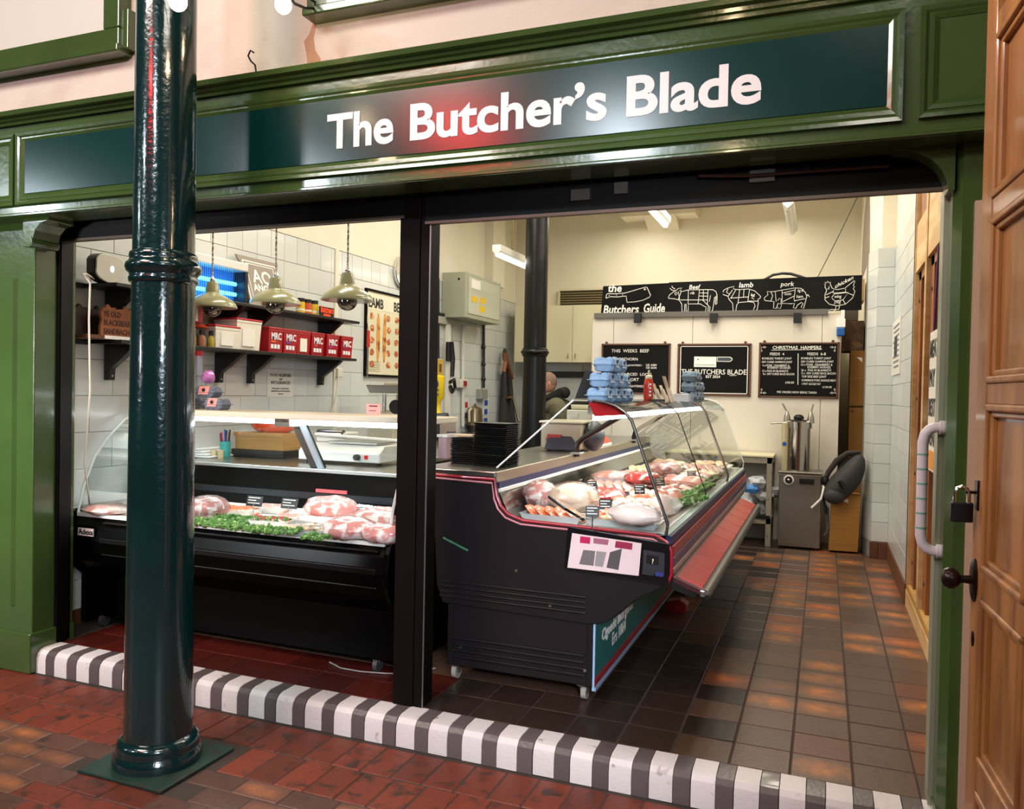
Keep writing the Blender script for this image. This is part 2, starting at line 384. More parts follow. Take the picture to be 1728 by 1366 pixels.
# ------------------------------------------------------------------ front: wall above, pillars
fw_ = struct(MB().box(-9, 3, 3.04, 3.3, 2.86, 4.8).build('wall_front', M_stucco))
st = [P(a, b_, y=3.039) for a, b_ in ((534, 30), (528, 40), (522, 58), (513, 70), (517, 90), (520, 116), (540, 112), (541, 99), (532, 85), (529, 64), (533, 44))]
MB().prism([(p.x, p.z) for p in st], 'y', 3.038, 3.041).build('tan_smear', mat('tan_smear', '#c29a7c', .85, bump=.5, bs=120, var=.15, vs=12), fw_)  # tan smear with its own outline laid on the stucco
for i, (x0, x1, nm) in enumerate(((-6.5, -3.278, 'window_1'), (-2.172, .9, 'window_2'))):
    wn = thing(nm, None, None, (0, 3.0, 3.2)); wn['kind'] = 'structure'
    z0, z1, t = 3.205, 4.7, .105
    for nm2, a in (('sill_rail', (x0, x1, z0, z0+t)), ('side_stile', (x1-t, x1, z0+t, z1) if i == 0 else (x0, x0+t, z0+t, z1))):
        b = MB(); b.box(a[0], a[1], 2.965, 3.05, a[2], a[3]); b.build(nm2, M_green, wn, bev=.006)
    if i == 0: MB().box(x1-.02, x1+.045, 2.98, 3.05, 3.205, 3.40).build('side_stile', M_green, wn, bev=.005)
    MB().box(x0-.01, x1+.012, 2.945, 3.05, z0-.02, z0+.018).build('sill_nosing', M_green, wn, bev=.006)
    MB().box(x0+(.0 if i == 0 else t), x1-(t if i == 0 else 0), 3.0, 3.03, z0+t, z1).build('pane', mat('white_window_board', '#cfccc4', .5, bump=.1), wn)
# unseen wall for the brown door to hang on, added to shade the right pillar
struct(MB().box(.40, 2.6, .72, .98, 0, 5.0).build('wall_unseen', M_stucco))
# pillars
pl = thing('green_pillar', 'pale lit green painted pillar at the left end of the shop front', 'pillar', (-4.1, 3.1, 0))
MB().box(-4.6, -3.887, 3.0, 3.25, .2, 2.4).build('shaft', M_green, pl, bev=.006)
MB().box(-4.62, -3.872, 2.978, 3.25, 0, .215).build('plinth', M_green, pl, bev=.008)
MB().prism([(-4.03, 2.985), (-4.0, 3.01), (-4.06, 3.01)], 'z', .35, 2.1).build('chamfer_bead', M_green, pl)
pr2 = thing('green_pillar', 'dark green painted pillar between the shop opening and the brown panelled door', 'pillar', (.45, 3.1, 0))
MB().prism([(.387, 3.035), (.412, 3.0), (.75, 3.0), (.75, 3.25), (.387, 3.25)], 'z', .0, 2.41).build('shaft', M_green, pr2)
MB().box(.38, .76, 2.985, 3.25, 0, .16).build('plinth', M_green, pr2, bev=.006)
jb = struct(MB().box(-4.3, -3.908, 3.128, 3.24, ZI, 2.5).build('wall_jamb', M_grout))
pieces([(-4.06, -3.908, 3.12, 3.13, .215+.2175*i+.0015, .215+.2175*(i+1)-.0015, '-y', .002) for i in range(10)], M_walltile, jb)
struct(MB().box(-4.08, -3.9, 3.11, 3.24, ZI, .215).build('baseboard_jamb', M_oak))
# ------------------------------------------------------------------ fascia with the shop sign
fa = thing('fascia', 'green gloss painted fascia beam with mouldings framing the shop sign', 'fascia', (-1.8, 2.95, 2.4))
FYF = 2.88
MB().prism([(3.06, 2.395), (FYF, 2.395), (FYF, 2.855), (3.06, 2.855)], 'x', -9, 2.5).build('beam', M_green, fa, bev=.004)
MB().prism([(3.05, 2.855), (2.862, 2.855), (2.858, 2.868), (2.846, 2.872), (2.842, 2.884), (2.818, 2.888), (2.812, 2.908), (2.83, 2.916), (3.05, 2.925)], 'x', -9, 2.5).build('cornice', M_green, fa)
MB().prism([(3.05, 2.397), (2.868, 2.397), (2.868, 2.404), (2.88, 2.412), (3.05, 2.412)], 'x', -9, 2.5).build('bottom_bead', M_green, fa)
def ring(x0, x1, z0, z1, w_, pr, nm='panel_moulding'):
    b = MB(); o = [(x0, z0), (x1, z0), (x1, z1), (x0, z1)]; i_ = [(x0+w_, z0+w_), (x1-w_, z0+w_), (x1-w_, z1-w_), (x0+w_, z1-w_)]; m_ = [((a[0]+c[0])/2, (a[1]+c[1])/2) for a, c in zip(o, i_)]
    rows = [[(p[0], FYF+.001, p[1]) for p in o], [(p[0], FYF-pr, p[1]) for p in o], [(p[0], FYF-pr*.9, p[1]) for p in m_], [(p[0], FYF-pr*.45, p[1]) for p in i_], [(p[0], FYF+.001, p[1]) for p in i_]]
    vs = [p for r_ in rows for p in r_]; fs = []
    for k in range(4):
        for j in range(4): fs.append((k*4+j, k*4+(j+1) % 4, (k+1)*4+(j+1) % 4, (k+1)*4+j))
    return b.add(vs, fs).build(nm, M_green, fa)
for a in ((-3.853, .214, 2.447, 2.808), (-4.9, -3.867, 2.447, 2.808), (.262, 1.4, 2.45, 2.806)): ring(*a, .028, .022)
for a in ((-3.83, .196, 2.472, 2.795), (-4.9, -3.887, 2.472, 2.79), (.286, 1.4, 2.476, 2.795)): ring(*a, .03, .015)
MB().box(.314, 1.36, FYF-.004, FYF+.002, 2.504, 2.776).build('blank_panel', M_green, fa)
MB().box(-4.9, -3.92, FYF-.004, FYF+.002, 2.504, 2.776).build('blank_panel', M_green, fa)
hk = MB().tube([(-2.345, 2.85, 2.92), (-2.352, 2.85, 2.955), (-2.375, 2.85, 2.975), (-2.39, 2.85, 3.0), (-2.378, 2.85, 3.022), (-2.36, 2.85, 3.01)], .004, 6).build('hook', M_softblack, fa, smooth=True)
sg = thing('shop_sign', 'dark teal sign panel lettered in white above the opening', 'sign', (-1.8, FYF-.01, 2.5))
MB().box(-3.802, .170, FYF-.008, FYF+.002, 2.503, 2.775).build('sign_panel', M_signteal, sg, bev=.002)
# "The Butcher's Blade": fit the word widths to the photo
def fit(s, x0, x1, z, size, bold, nm='lettering'):
    o = text(s, size, (0, FYF-.0095, z), M_white, sg, nm, bold=bold, ext=.001, res=5)
    xs = [v.co.x for v in o.data.vertices]; a, b = min(xs), max(xs); k = (x1-x0)/(b-a)
    for v in o.data.vertices: v.co.x = (v.co.x-a)*k+x0-LOC[sg.name].x
    return o
for wd, pa, pb in (('The', 552, 664), ('Butcher\u2019s', 692, 1024), ('Blade', 1057, 1285)):
    x0 = P(pa, 225-(pa-552)*.1, y=FYF-.01).x; x1 = P(pb, 225-(pb-552)*.1, y=FYF-.01).x
    fit(wd, x0, x1, 2.563, .20, .0055)
# ------------------------------------------------------------------ shutters, post, brackets
sh = thing('roller_shutter', 'black roller shutter housings with guides and centre post across the opening', 'shutter', (-1.75, 3.2, ZI))
MB().box(-3.93, -1.76, 3.14, 3.20, 2.318, 2.85).build('shutter_box', mat('rusty_black_steel', '#070505', .6, spec=.25, mottle=('#1c0d06', 5, .55, .2), bump=.3), sh)
MB().box(-1.655, .387, 3.14, 3.20, 2.286, 2.85).build('shutter_box', MATS['rusty_black_steel'], sh)
MB().box(-3.93, -1.76, 3.136, 3.16, 2.312, 2.324).build('bottom_slat', mat('slat_edge', '#6b5f55', .5, .6), sh)
MB().box(-1.655, .387, 3.136, 3.16, 2.278, 2.290).build('bottom_slat', MATS['slat_edge'], sh)
MB().box(-3.9, .4, 3.03, 3.15, 2.405, 2.43).build('soffit_board', M_brownblack, sh)
MB().box(-3.945, -3.872, 3.13, 3.22, ZI, 2.34).build('guide', M_black, sh, bev=.004)
MB().box(-3.876, -3.866, 3.14, 3.2, ZI, 2.32).build('guide_lip', M_black, sh)
MB().box(.372, .388, 3.12, 3.21, ZI, 2.28).build('guide', mat('pale_guide', '#9aa08c', .35, .3), sh)
p_ = thing('shutter_post', 'dark brown square post dividing the two openings, standing on the kerb', 'post', (-1.71, 3.19, ZI))
MB().box(-1.783, -1.683, 3.145, 3.25, ZI, 2.42).build('post', M_brownblack, p_, bev=.003)
MB().box(-1.681, -1.636, 3.15, 3.25, ZI, 2.42).build('guide', M_brownblack, p_, bev=.003)
MB().box(-1.637, -1.633, 3.150, 3.157, ZI, 2.40).build('guide_lip', mat('dull_alu', '#8d9094', .35, .8), p_)
MB().box(-1.788, -1.783, 3.16, 3.168, ZI, 2.40).build('guide_lip', MATS['dull_alu'], p_)
# things up in the gap above the right shutter
for x0, x1, z0 in ((-.98, -.90, 2.33), (-.80, -.745, 2.345), (-.28, -.19, 2.35)):
    tag(MB().box(x0, x1, 3.118, 3.135, z0, z0+.045).build('steel_strap', mat('dull_galvanised', '#5b5652', .5, .5)), 'dull metal strap on the shutter housing above the right opening, strap nearest %s' % ('the letter B' if x0 < -.9 else 'its left neighbour' if x0 < -.5 else 'the right corner'), 'strap')
tag(MB().tube([P(1180, 297, y=3.1), P(1260, 297, y=3.1), P(1400, 287, y=3.1), P(1500, 280, y=3.1)], .006, 6).build('rusty_pipe', mat('rust', '#3c1a0c', .7)), 'thin rusty pipe running along the dark gap above the right opening', 'pipe')
def bracket(sx, x0, label):
    pts = [(x0, 2.397), (x0+sx*.19, 2.397)]+[(x0+sx*(.19-.17*math.sin(R(a))), 2.245+.15*math.cos(R(a))) for a in range(0, 91, 15)]+[(x0, 2.245)]
    tag(MB().prism(pts, 'y', 3.0, 3.10).build('corner_bracket', M_green, bev=.003), label, 'bracket')
bracket(-1, .388, 'green curved bracket in the top right corner of the opening')
cb = thing('corner_bracket', 'green scrolled corbel under the left end of the fascia', 'bracket', (-3.84, 3.0, 2.25))
pts = [(-3.889, 2.397), (-3.70, 2.397), (-3.705, 2.375), (-3.76, 2.365), (-3.80, 2.33), (-3.815, 2.29), (-3.81, 2.262), (-3.835, 2.25), (-3.889, 2.25)]
MB().prism(pts, 'y', 2.93, 3.08).build('scroll', M_green, cb, bev=.003)
MB().cyl((-3.84, 2.925, 2.275), (-3.84, 3.085, 2.275), .028).build('volute', M_green, cb, smooth=True)
# ------------------------------------------------------------------ cast iron column
CX, CY = -2.515, 2.51
ci = thing('iron_column', 'large dark teal gloss painted iron column standing on the pavement before the shop', 'column', (CX, CY, 0))
MB().box(CX-.212, CX+.218, CY-.205, CY+.2, .0, .012).build('base_plate', mat('worn_teal_paint', '#16352d', .5, mottle=('#2a2620', 12, .5, .2)), ci, bev=.003)
MB().lathe([(.17, .012), (.173, .03), (.17, .05), (.160, .062), (.158, .07), (.160, .08), (.157, .1), (.146, .112), (.1335, .12)], (CX, CY, 0), 48).build('base_moulding', M_column, ci, smooth=40)
MB().lathe([(.1325, .11), (.1275, 1.0), (.1205, 1.97), (.119, 2.0), (.1185, 2.1), (.114, 3.2), (.108, 4.8)], (CX, CY, 0), 48).build('shaft', M_column, ci, smooth=True)
MB().lathe([(.122, 1.955), (.131, 1.962), (.133, 1.975), (.128, 1.985), (.130, 1.995), (.141, 2.005), (.146, 2.02), (.143, 2.035), (.131, 2.045), (.128, 2.055), (.131, 2.065), (.128, 2.078), (.119, 2.085)], (CX, CY, 0), 48).build('collar', M_column, ci, smooth=50)
# ------------------------------------------------------------------ festoon bulbs
M_bulb = mat('lit_bulb', (1, .78, .5), .3, emit=14)
def bulb(p, label, wire):
    # wire: cable points relative to the globe, or already in the place when given as Vec
    b = thing('festoon_bulb', label, 'bulb', tuple(p), 'festoon bulbs outside')
    MB().ball(p, .033, .033, .036, 14, 9).build('globe', M_bulb, b, smooth=True)
    MB().cyl(p+Vec((0, 0, .03)), p+Vec((0, 0, .085)), .016, .018, 12).build('lamp_holder', M_softblack, b, smooth=True)
    MB().tube([w_ if isinstance(w_, Vec) else p+Vec(w_) for w_ in wire], .006, 6).build('cable', M_softblack, b, smooth=True)
    l = lamp('POINT', p+Vec((0, 0, -.02)), 3.2, (1, .72, .42), .035)
pb = P(300, 2, y=2.25); bulb(pb, 'glowing festoon bulb hanging against the iron column', [(0, 0, .08), (.02, 0, .13), (-.3, .02, .3)])
pb = P(478, 8, y=2.62); bulb(pb, 'glowing festoon bulb beside the corner of the upper window', [P(478, -22, y=2.62), P(484, -14, y=2.63), P(497, 6, y=2.75), P(515, 14, y=2.88), P(530, 14, y=2.95), P(532, 4, y=2.95), P(522, -3, y=2.93), P(505, -12, y=2.85), P(480, -35, y=2.7)])
lamp('POINT', P(140, -170, y=2.3), 3.2, (1, .72, .42), .04); lamp('POINT', P(1090, -120, y=1.9), 3.0, (1, .72, .42), .04); lamp('POINT', P(1330, -160, y=1.7), 4.5, (1, .72, .42), .04)
# ------------------------------------------------------------------ panelled door at the right
# the leaf stands nearer the viewer than the pillar: about a third of the way up the aisle
T_d = Matrix.Translation((0, 0, HC*.35)) @ Matrix.Scale(.65, 4) @ Matrix(((.06, .9982, 0, .452), (-.9982, .06, 0, 2.9), (0, 0, 1, 0), (0, 0, 0, 1)))  # u along the leaf towards the viewer, v into the leaf
dd = thing('panelled_door', 'tall brown panelled wooden door standing open at the right', 'door', (.294, 1.885, 0))
def D(): return MB(T_d)
zs = [-.81, -.72, -.25, -.17, .374-.02, .443, .944, 1.027, 1.538, 1.60, 2.10, 2.16, 2.655, 2.72, 3.3]
D().box(0, .115, 0, .045, -.81, 3.3).build('stile', M_wood, dd, bev=.002)
D().box(.545, .66, .004, .045, -.81, 3.3).build('stile', M_wood, dd, bev=.002)
for k in range(0, 13, 2): D().box(.115, .545, .003, .045, zs[k], zs[k+1]).build('rail', M_wood, dd, bev=.002)
D().box(.66, 1.1, .006, .045, -.81, 3.3).build('stile', M_wood, dd)
for k in range(1, 13, 2):
    a, b_ = zs[k], zs[k+1]
    D().box(.115, .545, .025, .045, a, b_).build('panel', M_wood, dd)
    mb = D()
    for d0, w0, pr in ((0, .022, -.004), (.02, .02, .008)):
        u0, u1, v0, v1 = .115+d0, .545-d0, a+d0, b_-d0
        mb.box(u0, u1, pr, .03, v0, v0+w0).box(u0, u1, pr, .03, v1-w0, v1).box(u0, u0+w0, pr, .03, v0, v1).box(u1-w0, u1, pr, .03, v0, v1)
    mb.build('panel_moulding', M_wood, dd, bev=.004)
MB().box(.446, .54, 2.974, 3.0, .19, 2.2).build('edge_board', mat('bare_pine', '#c4a58c', .6), pr2)
kn = MB(T_d @ Matrix.Translation((.05, 0, .985)) @ Matrix.Rotation(R(90), 4, 'X'))
kn.lathe([(.012, .0), (.014, .012), (.012, .03), (.014, .042), (.026, .05), (.033, .062), (.034, .075), (.027, .088), (.012, .094), (.001, .095)], (0, 0, 0), 20)
kn.build('knob', mat('bronze', '#2a1a16', .3, .7), dd, smooth=True)
kr = MB(T_d @ Matrix.Translation((.05, 0, .985)) @ Matrix.Rotation(R(90), 4, 'X'))
kr.lathe([(.036, .0), (.036, .005), (.03, .01), (.02, .012), (.001, .012)], (0, 0, 0), 24, sy=1.9).build('rosette', MATS['bronze'], dd, smooth=True)
kr = MB(T_d @ Matrix.Translation((.05, 0, .80)) @ Matrix.Rotation(R(90), 4, 'X'))
kr.lathe([(.012, .0), (.012, .004), (.001, .006)], (0, 0, 0), 14, sy=2).build('keyhole_plate', MATS['bronze'], dd, smooth=True)
hs = D().box(.035, .075, -.006, .002, 1.205, 1.30); hs.box(.05, .058, -.035, 0, 1.255, 1.265); hs.build('hasp_staple', MATS['bronze'], dd, bev=.002)
pk = thing('padlock', 'black padlock hanging from the hasp of the brown door', 'padlock', tuple(T_d @ Vec((.05, -.04, 1.19))))
D().box(.042, .064, -.075, -.012, 1.165, 1.228).build('lock_body', mat('black_lock', '#06070c', .35, .2), pk, bev=.003)
MB(T_d).tube([(.053, -.064, 1.226), (.053, -.064, 1.255), (.053, -.058, 1.27), (.053, -.044, 1.276), (.053, -.03, 1.27), (.053, -.024, 1.255), (.053, -.024, 1.226)], .0055, 8).build('shackle', M_chrome, pk, smooth=True)
# ------------------------------------------------------------------ grab handle
gh = thing('grab_handle', 'white plastic grab handle with green bands on the pillar', 'handle', (.385, 3.09, 1.02))
g = MB(); z0, z1, xx = 1.025, 1.452, .324
pts = [(.386, 3.09, z1), (.36, 3.09, z1), (.343, 3.09, z1-.008), (.33, 3.09, z1-.024), (xx, 3.09, z1-.05), (xx, 3.09, z0+.05), (.33, 3.09, z0+.024), (.343, 3.09, z0+.008), (.36, 3.09, z0), (.386, 3.09, z0)]
g.tube(pts, .0175, 16).build('grip', mat('white_plastic', '#cfc8cf', .4), gh, smooth=True)
for k in range(6):
    z = 1.10+k*.051; MB().cyl((xx, 3.09, z), (xx, 3.09, z+.006), .0186, n=16).build('grip_band', mat('green_rubber', '#6fa592', .6), gh, smooth=True)
for z in (z0, z1): MB().cyl((.374, 3.09, z), (.389, 3.09, z), .024, n=18).build('end_cap', MATS['white_plastic'], gh, smooth=True)
# ------------------------------------------------------------------ food and packaging materials
def meatmat(n, a, b, t=.5, sc=16, rough=.3): return mat(n, a, rough, mottle=(b, sc, t, .12), coat=.5, bump=.4, bs=30)
M_red = meatmat('raw_beef', '#b3342e', '#e6b3a6', .55)
M_pork = meatmat('raw_pork', '#dc9a8c', '#f2ddd2', .5, 12)
M_salmon = meatmat('marinated_meat', '#dd7048', '#f0b094', .52, 20)
M_bag = meatmat('bagged_meat', '#d3908a', '#f3e8e3', .5, 19, .22)
M_poultry = meatmat('poultry', '#e6c198', '#f3e3cc', .5, 8)
M_mince = meatmat('mince', '#c2302c', '#e88070', .55, 60)
M_sausage = meatmat('sausage', '#cf8274', '#e9b9ab', .5, 25)
M_parsley = mat('green_garnish', '#4f7f36', .6, mottle=('#a8c878', 40, .55, .1), bump=.8, bs=90)
M_tray = mat('clear_tray', '#d6dadc', .2, alpha=.55); M_whitetray = mat('white_tray', '#eeeae4', .35)
M_btray = mat('black_tray', '#111111', .35); M_film = glass('cling_film', (.98, .98, .98), .5, .2)
M_slate = mat('price_slate', '#202427', .5); M_chalk = mat('chalk_white', '#efece4', .7)
M_tealcup = mat('teal_plastic', '#3fa6a2', .4)
M_card = mat('cardboard', '#b58a4c', .75, wood=('#a07537', (2, 2, 60)), bump=.1); M_brcard = mat('brown_carton', '#8f6324', .75, bump=.2, bs=40)
M_cloth = mat('white_cloth', '#e4e4e4', .8, bump=.4, bs=25)
M_glass = glass('counter_glass', (.93, .97, .955), 1.0); M_edge = mat('glass_edge', '#eef4f2', .3)
M_led = mat('led_strip', (.9, .96, 1), .4, emit=9)
M_tube = mat('fluorescent_tube', (1, .96, .84), .4, emit=9)
# ------------------------------------------------------------------ left serve-over counter, black
lx0, lx1 = -4.0, -1.935
lc = thing('display_counter', 'long black curved-glass meat counter facing the street behind the left opening', 'counter', (-2.95, 3.9, ZI))
prof = [(3.45, .19), (3.45, .44), (3.35, .53), (3.315, .59), (3.305, .66), (3.325, .74), (3.36, .792), (4.13, .792), (4.13, 1.03), (4.95, 1.03), (4.95, .19)]
M_cb = mat('black_gloss_panel', '#020202', .3, spec=.12)
MB().prism(prof, 'x', lx0, lx1).build('body', M_cb, lc, bev=.006)
for z, w_ in ((.757, .012), (.655, .03), (.585, .008)):
    y = 3.325 if z > .7 else 3.302 if z > .6 else 3.317
    MB().box(lx0+.25, lx1-.04, y-.008, y+.02, z, z+w_).build('bumper_strip', M_black, lc, bev=.004)
MB().box(lx0+.02, lx1-.02, 3.345, 3.375, .785, .806).build('sill_rail', M_whitetray, lc, bev=.002)
MB().box(lx0+.02, lx1-.01, 3.39, 4.12, .79, .797).build('deck', M_whitetray, lc)
MB().box(lx0, lx1, 4.10, 4.16, 1.028, 1.05).build('rear_rail', M_alu, lc, bev=.003)
MB().box(lx0, lx1, 4.16, 4.95, 1.03, 1.045).build('worktop', M_steel, lc)
for xa, xb in ((lx1, lx1+.032), (lx0-.032, lx0)):
    ep = [(3.42, .15), (3.42, .43), (3.33, .52), (3.295, .6), (3.29, .68), (3.305, .76), (3.335, .815), (3.40, .83), (4.95, .83), (4.95, .15)]
    MB().prism(ep, 'x', xa, xb).build('end_panel', M_cb, lc, bev=.008, bs=3)
gp = [P(a, b, x=-3.985) for a, b in ((126.6, 867), (136, 820), (155, 770), (178, 738), (206.5, 707.6))]
gp = [(p.y, p.z) for p in gp]; sh_ = 3.365-gp[0][0]; gp = [(y+sh_, z) for y, z in gp]; gp += [(gp[-1][0]+.12, gp[-1][1]+.03)]
fine = []
for i in range(len(gp)-1):
    for t in (0, .5): fine.append((gp[i][0]*(1-t)+gp[i+1][0]*t, gp[i][1]*(1-t)+gp[i+1][1]*t))
fine.append(gp[-1]); ytop, ztop = gp[-1]
mid = -2.93
for a, b_ in ((lx0+.01, mid-.003), (mid+.003, lx1-.01)):
    MB().sheet([[(a, y, z), (b_, y, z)] for y, z in fine]).build('front_glass', M_glass, lc, smooth=True)
for x in (lx0+.008, lx1-.008):
    MB().tube([(x, y, z) for y, z in fine], .008, 6).build('glass_edge', M_edge, lc, smooth=True)
    MB().add([(x, y, z) for y, z in fine]+[(x, 4.1, ztop), (x, 4.1, 1.05), (x, 4.1, .80)], [tuple(range(len(fine)+3))]).build('end_glass', M_glass, lc)
MB().box(lx0, lx1, ytop-.04, 4.12, ztop+.0, ztop+.034).build('top_shelf', mat('pale_shelf', '#c9bda6', .35), lc, bev=.006)
for a, b_ in ((lx0+.06, mid-.06), (mid+.02, lx1-.03)): MB().box(a, b_, ytop+.0, ytop+.04, ztop-.03, ztop-.004).build('led_strip', M_led, lc)
lamp('AREA', ((lx0+lx1)/2, ytop+.05, ztop-.035), 9, (.88, .95, 1), 1.95, .04, rot=(R(25), 0, 0))
MB().box(mid-.035, mid+.07, ytop-.01, ytop+.1, ztop-.045, ztop).build('lamp_bracket', mat('grey_plastic', '#9a9a98', .4), lc, bev=.004)
MB().prism([(ytop+.08, ztop), (ytop+.16, ztop), (4.20, 1.05), (4.12, 1.04)], 'x', mid+.0, mid+.055).build('shelf_support', M_softblack, lc)
MB().prism([(ytop+.07, ztop), (ytop+.085, ztop), (4.125, 1.04), (4.11, 1.04)], 'x', mid+.058, mid+.10).build('shelf_support', mat('blue_grey_alu', '#9fb4c4', .3, .6), lc)
MB().box(lx0+.1, lx1-.1, 4.124, 4.132, .86, .9).build('price_rail', mat('dark_steel', '#22262a', .3, .5), lc)
for x in (lx0+.1, lx1-.12):
    MB().cyl((x-.012, 3.47, ZI+.035), (x+.012, 3.47, ZI+.035), .034, n=16).box(x-.02, x+.02, 3.455, 3.5, ZI+.05, ZI+.075).build('castor', mat('castor_grey', '#3a3b3c', .4), lc, smooth=40)
bd = P(147, 898, y=3.31)
MB().box(bd.x-.055, bd.x+.06, 3.296, 3.304, bd.z-.02, bd.z+.022).build('maker_plate', mat('plate_white', '#dcd2cf', .4), lc)
text('Adexa', .042, (bd.x-.048, 3.2955, bd.z-.012), M_softblack, lc, bold=.0012)
MB().box(P(533, 830, y=4.12).x, P(585, 835, y=4.12).x, 4.118, 4.13, .905, .925).build('thermometer_strip', mat('pink_strip', '#c0464a', .4), lc)
# ------------------------------------------------------------------ food in the left counter
DZ = .797
def pack(px, py, z, m, lab, size=(.22, .16, .07), rz=0, tray=None, film=True, cat='meat', nm='meat_pack', n=1, lumps=None):
    p = P(px, py, z=z+size[2]*.4) if isinstance(px, int) else Vec((px, py, 0)); p.z = z
    t = thing(nm, lab, cat, tuple(p)); sx, sy, sz = size; Mx = Matrix.Translation(p) @ Matrix.Rotation(R(rz), 4, 'Z')
    if tray:
        tb = MB(Mx); a, b_ = sx/2, sy/2; h = .035
        rr = [[(x*a*.9, y*b_*.9, .001) for x, y in ((-1, -1), (1, -1), (1, 1), (-1, 1))], [(x*a, y*b_, h) for x, y in ((-1, -1), (1, -1), (1, 1), (-1, 1))], [(x*a*1.04, y*b_*1.05, h) for x, y in ((-1, -1), (1, -1), (1, 1), (-1, 1))], [(x*a*.95, y*b_*.94, h-.002) for x, y in ((-1, -1), (1, -1), (1, 1), (-1, 1))], [(x*a*.88, y*b_*.88, .005) for x, y in ((-1, -1), (1, -1), (1, 1), (-1, 1))]]
        tb.loft(rr).build('tray', tray, t)
    if lumps == 'sausage':
        for k in range(5):
            y = -sy*.36+sy*.18*k
            MB(Mx).tube([(-sx*.42, y, sz*.42), (-sx*.3, y+.003, sz*.55), (0, y+random.uniform(-.004, .004), sz*.6), (sx*.3, y-.003, sz*.55), (sx*.42, y, sz*.42)], [sy*.04, sy*.085, sy*.09, sy*.085, sy*.04], 8).build('sausage', m, t, smooth=True)
    elif lumps == 'slices':
        for k in range(5):
            x = -sx*.34+sx*.17*k
            MB(Mx @ Matrix.Translation((x, random.uniform(-.01, .01), sz*.45)) @ Matrix.Rotation(R(35), 4, 'Y')).ball((0, 0, 0), sx*.19, sy*.42, sz*.16, 12, 6, .08).build('slice', m, t, smooth=True)
    elif lumps == 'pile':
        b = MB(Mx)
        for k in range(16): b.ball((random.uniform(-.38, .38)*sx, random.uniform(-.36, .36)*sy, sz*random.uniform(.35, .65)), sx*.13, sy*.15, sz*.24, 9, 5, .15)
        b.build('meat_pieces', m, t, smooth=True)['kind'] = 'stuff'
    else:
        MB(Mx).ball((0, 0, sz*.5), sx*.5, sy*.5, sz*.5, 18, 10, .075, -.9).build('meat', m, t, smooth=True)
    if film:
        MB(Mx).ball((0, 0, sz*.5+.006), sx*.51, sy*.52, sz*.53, 16, 8, .035, -.95).build('wrap', M_film, t, smooth=True)
    return t
def garnish(px, py, z, L, W, rz, lab):
    p = P(px, py, z=z+.03); p.z = z; b = MB(Matrix.Translation(p) @ Matrix.Rotation(R(rz), 4, 'Z'))
    for k in range(int(L*W*5200)):
        x, y = random.uniform(-L/2, L/2), random.uniform(-W/2, W/2); h = .02+.035*(1-abs(y)/W*2)*random.random(); q = random.uniform(.007, .013)
        b.ball((x, y, h*.6+.012), q, q, q*1.1, 5, 3, .3)
    tag(b.build('parsley_garnish', M_parsley), lab, 'garnish', None, 'stuff')
garnish(345, 880, DZ, .5, .14, 0, 'curly green parsley strip at the left end of the left counter')
garnish(425, 876, DZ, .42, .12, 12, 'curly green parsley behind the pink chops in the left counter')
garnish(452, 893, DZ, .36, .10, 8, 'curly green parsley at the front glass of the left counter')
garnish(535, 905, DZ, .12, .09, 0, 'small clump of parsley by the front right bags in the left counter')
garnish(625, 905, DZ, .14, .08, 0, 'small clump of parsley between the front right bags')
pack(352, 862, DZ, M_bag, 'pale wrapped pork joint at the left end of the left counter', (.26, .2, .13))
pack(180, 862, DZ, M_pork, 'pink wrapped meat at the far left beside the curved glass edge', (.30, .2, .06))
pack(270, 868, DZ, M_sausage, 'tray of pink sausages half hidden behind the iron column', (.26, .18, .05), 0, M_whitetray, False, lumps='sausage')
pack(405, 862, DZ, M_salmon, 'tray of orange pink sliced bacon left of the first price ticket', (.22, .17, .055), 6, M_whitetray, False, lumps='slices')
pack(458, 858, DZ, M_pork, 'tray of pink pork slices just behind the parsley, below the first price ticket', (.2, .17, .055), 6, M_whitetray, False, lumps='slices')
pack(462, 880, DZ, M_red, 'tray of dark red steaks in front of the second price ticket', (.22, .15, .055), 10, M_whitetray, False, lumps='slices')
pack(502, 876, DZ, M_pork, 'tray of pale chops behind the clear tray in the left counter', (.22, .15, .055), 10, M_whitetray, False, lumps='slices')
pack(527, 893, DZ, M_poultry, 'clear tray of pale chicken pieces near the front glass', (.30, .22, .06), 8, M_tray, True, lumps='pile')
pack(558, 862, DZ, M_bag, 'large rounded bag of pink and white meat at the middle of the left counter', (.34, .22, .14), 5, film=False)
pack(610, 868, DZ, mat('pale_blue_tray', '#a9c9d3', .3), 'pale blue tray behind the bags in the left counter', (.26, .18, .03), 4, mat('pale_blue_tray', '#a9c9d3', .3), False, lumps='slices')
pack(592, 896, DZ, M_bag, 'bag of pink joints second from the right at the front of the left counter', (.30, .2, .12), 10, film=False)
pack(644, 878, DZ, M_bag, 'bag of pale meat at the back right of the left counter', (.32, .22, .12), 12, film=False)
pack(648, 905, DZ, M_bag, 'bag of reddish meat at the front right corner of the left counter', (.24, .15, .10), 8, film=False)
pack(704, 895, DZ, M_bag, 'bag of pale meat at the right end seen just past the post', (.3, .2, .11), 0, film=False)
